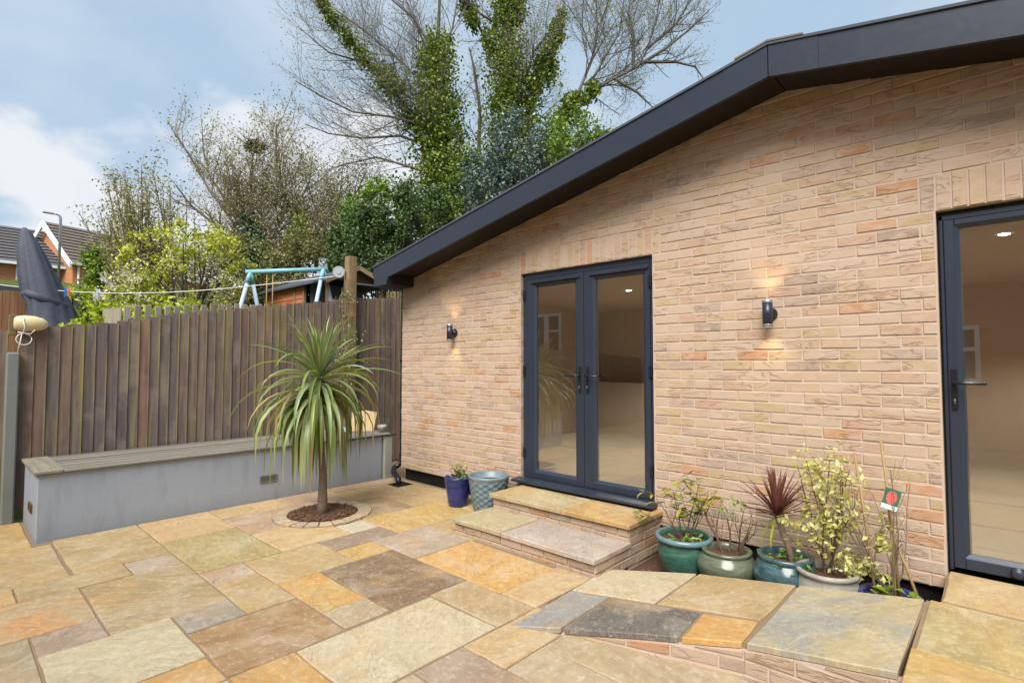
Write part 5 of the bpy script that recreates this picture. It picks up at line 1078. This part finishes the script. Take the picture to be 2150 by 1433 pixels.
tree('fine_twigged_tree','greyish thicket tree of fine twigs left of the ivy trunk',[(-16.61,9.09,2.3)]+M3[0][:2],M3,.12,.07,.06,LM,707,'barkgreen','twigbrown',buds=8000,bsize=.07)
rg=random.Random(9); SH=[]
for i in range(44):
    b=Vector((-18.6+rg.uniform(-.5,.5),4.45+rg.uniform(-.85,.9),2.8)); d=Vector((rg.gauss(0,.12),rg.gauss(-.12,.14),1)).normalized(); h=rg.uniform(2.6,4.5); SH.append([tuple(b),tuple(b+d*h*.5),tuple(b+d*h+Vector((rg.gauss(0,.15),rg.gauss(0,.2),0)))])
tree('upright_shoots_tree','pollarded tree of upright olive green shoots behind the blossom',[(-18.6,4.45,2.0),(-18.6,4.45,3.0)],SH,.16,.14,.028,[(3.0,.22,(14,40),.6),(5,.35,(20,50),.6)],808,'barkgreen','twigshoot',buds=9000,bmat='bud',bsize=.08,up=.25)
def shrub(name,label,base,cs,size,mat,seed,cat='shrub',stem=True,extra=()):
    gg=np.random.RandomState(seed); rg=random.Random(seed); o=Vector(base); t=empty(name,base,label,cat)
    if stem:
        m=MB()
        for c,rad,n,k,sp in cs:
            for i in range(7):
                q=Vector(c)+Vector((rg.uniform(-.7,.7)*rad[0],rg.uniform(-.7,.7)*rad[1],rg.uniform(-.2,.8)*rad[2])); mid=o.lerp(q,.5)+Vector((rg.gauss(0,.1),rg.gauss(0,.1),.1)); grow(m,[tuple(o),tuple(mid),tuple(q)],.03,.01,[(3,.35,(25,60),.5)],rg,.1,5)
        k=m.build('stems',M_['bark'],t); k.location=-o
    for c,rad,n,k_,sp in cs:
        k=leaves('foliage',clumps(gg,c,rad,n,k_,sp),size,M_[mat],t,.6,gg,.35); k.location=-o; k['kind']='stuff'
    for nm,c,rad,n,k_,sp,sz,mt in extra:
        k=leaves(nm,clumps(gg,c,rad,n,k_,sp),sz,M_[mt],t,.6,gg,.35); k.location=-o; k['kind']='stuff'
    return t
shrub('holly_tree','dark glossy evergreen behind the shed and roof corner',(-13.0,8.6,2.2),[((-13.3,8.3,4.6),(.9,1.2,1.4),9000,70,.17),((-12.6,9.6,5.6),(.9,1.0,1.5),8000,60,.17)],.10,'hollygreen',11,'tree')
shrub('ivy_thicket','mid green ivy thicket under the left ivy tree',(-14.0,10.2,2.2),[((-14.1,9.7,5.7),(1.0,1.6,1.5),11000,80,.2),((-12.6,11.6,6.2),(.9,1.0,1.4),7500,50,.2)],.12,'laurel',12)
shrub('undergrowth_shrub','dull green bramble thicket left of the shed',(-15.6,7.6,2.2),[((-15.3,7.6,4.3),(.8,1.3,1.2),7200,70,.17),((-16.3,6.3,4.2),(.7,1.2,1.1),6500,60,.17)],.09,'scrubleaf',13)
shrub('blue_holly_tree','blue green holly with shiny leaves above the roof edge',(-9.9,11.0,3.0),[((-9.9,11.1,7.3),(.9,1.0,1.35),5200,70,.19),((-10.6,10.5,6.4),(.9,.8,1.0),3600,50,.19)],.10,'hollyblue',14,'tree')
shrub('light_green_shrub','light green leafy tree top peeping over the roof',(-8.1,11.3,3.0),[((-8.15,11.3,7.35),(.65,.75,.75),2600,44,.19),((-7.5,11.75,7.25),(.45,.6,.5),800,26,.18)],.10,'laurel',15,'tree')
shrub('blossom_shrub','yellow green spring shrub dotted with white blossom behind fence',(-14.5,4.1,2.0),[((-14.5,4.15,3.7),(.9,1.5,1.25),4200,130,.10),((-14.6,3.0,3.0),(.5,.7,.55),1400,30,.12),((-14.4,4.6,4.3),(.6,.9,.5),1300,30,.14)],.085,'spring',16,extra=[('blossom',(-14.4,4.0,3.4),(.9,1.5,1.0),1700,70,.12,.06,'blossom'),('blossom',(-14.4,2.9,3.1),(.5,.7,.6),700,24,.10,.06,'blossom')])
shrub('round_bush','rounded mid green bush in front of the far house',(-27.1,4.6,3.6),[((-27.1,5.1,5.25),(1.1,1.15,1.2),6000,60,.2)],.17,'bush',17)
shrub('lime_hedge','bright lime green hedge just behind the picket fence',(-9.6,1.6,1.2),[((-9.5,1.62,2.02),(.42,.40,.26),2000,30,.09),((-9.2,2.45,2.12),(.4,.6,.24),1500,26,.09)],.085,'limeleaf',18,stem=False)
shrub('scrub','ragged yellow green bramble between the hedge and houses',(-15.0,2.2,1.8),[((-15,2.4,2.75),(.6,1.0,.42),1800,30,.12)],.085,'limeleaf',19)
print('objects',len(bpy.data.objects),'tris',sum(len(o.data.loop_triangles) if False else sum(len(p.vertices)-2 for p in o.data.polygons) for o in bpy.data.objects if o.type=='MESH' and len(o.data.polygons)<60000))
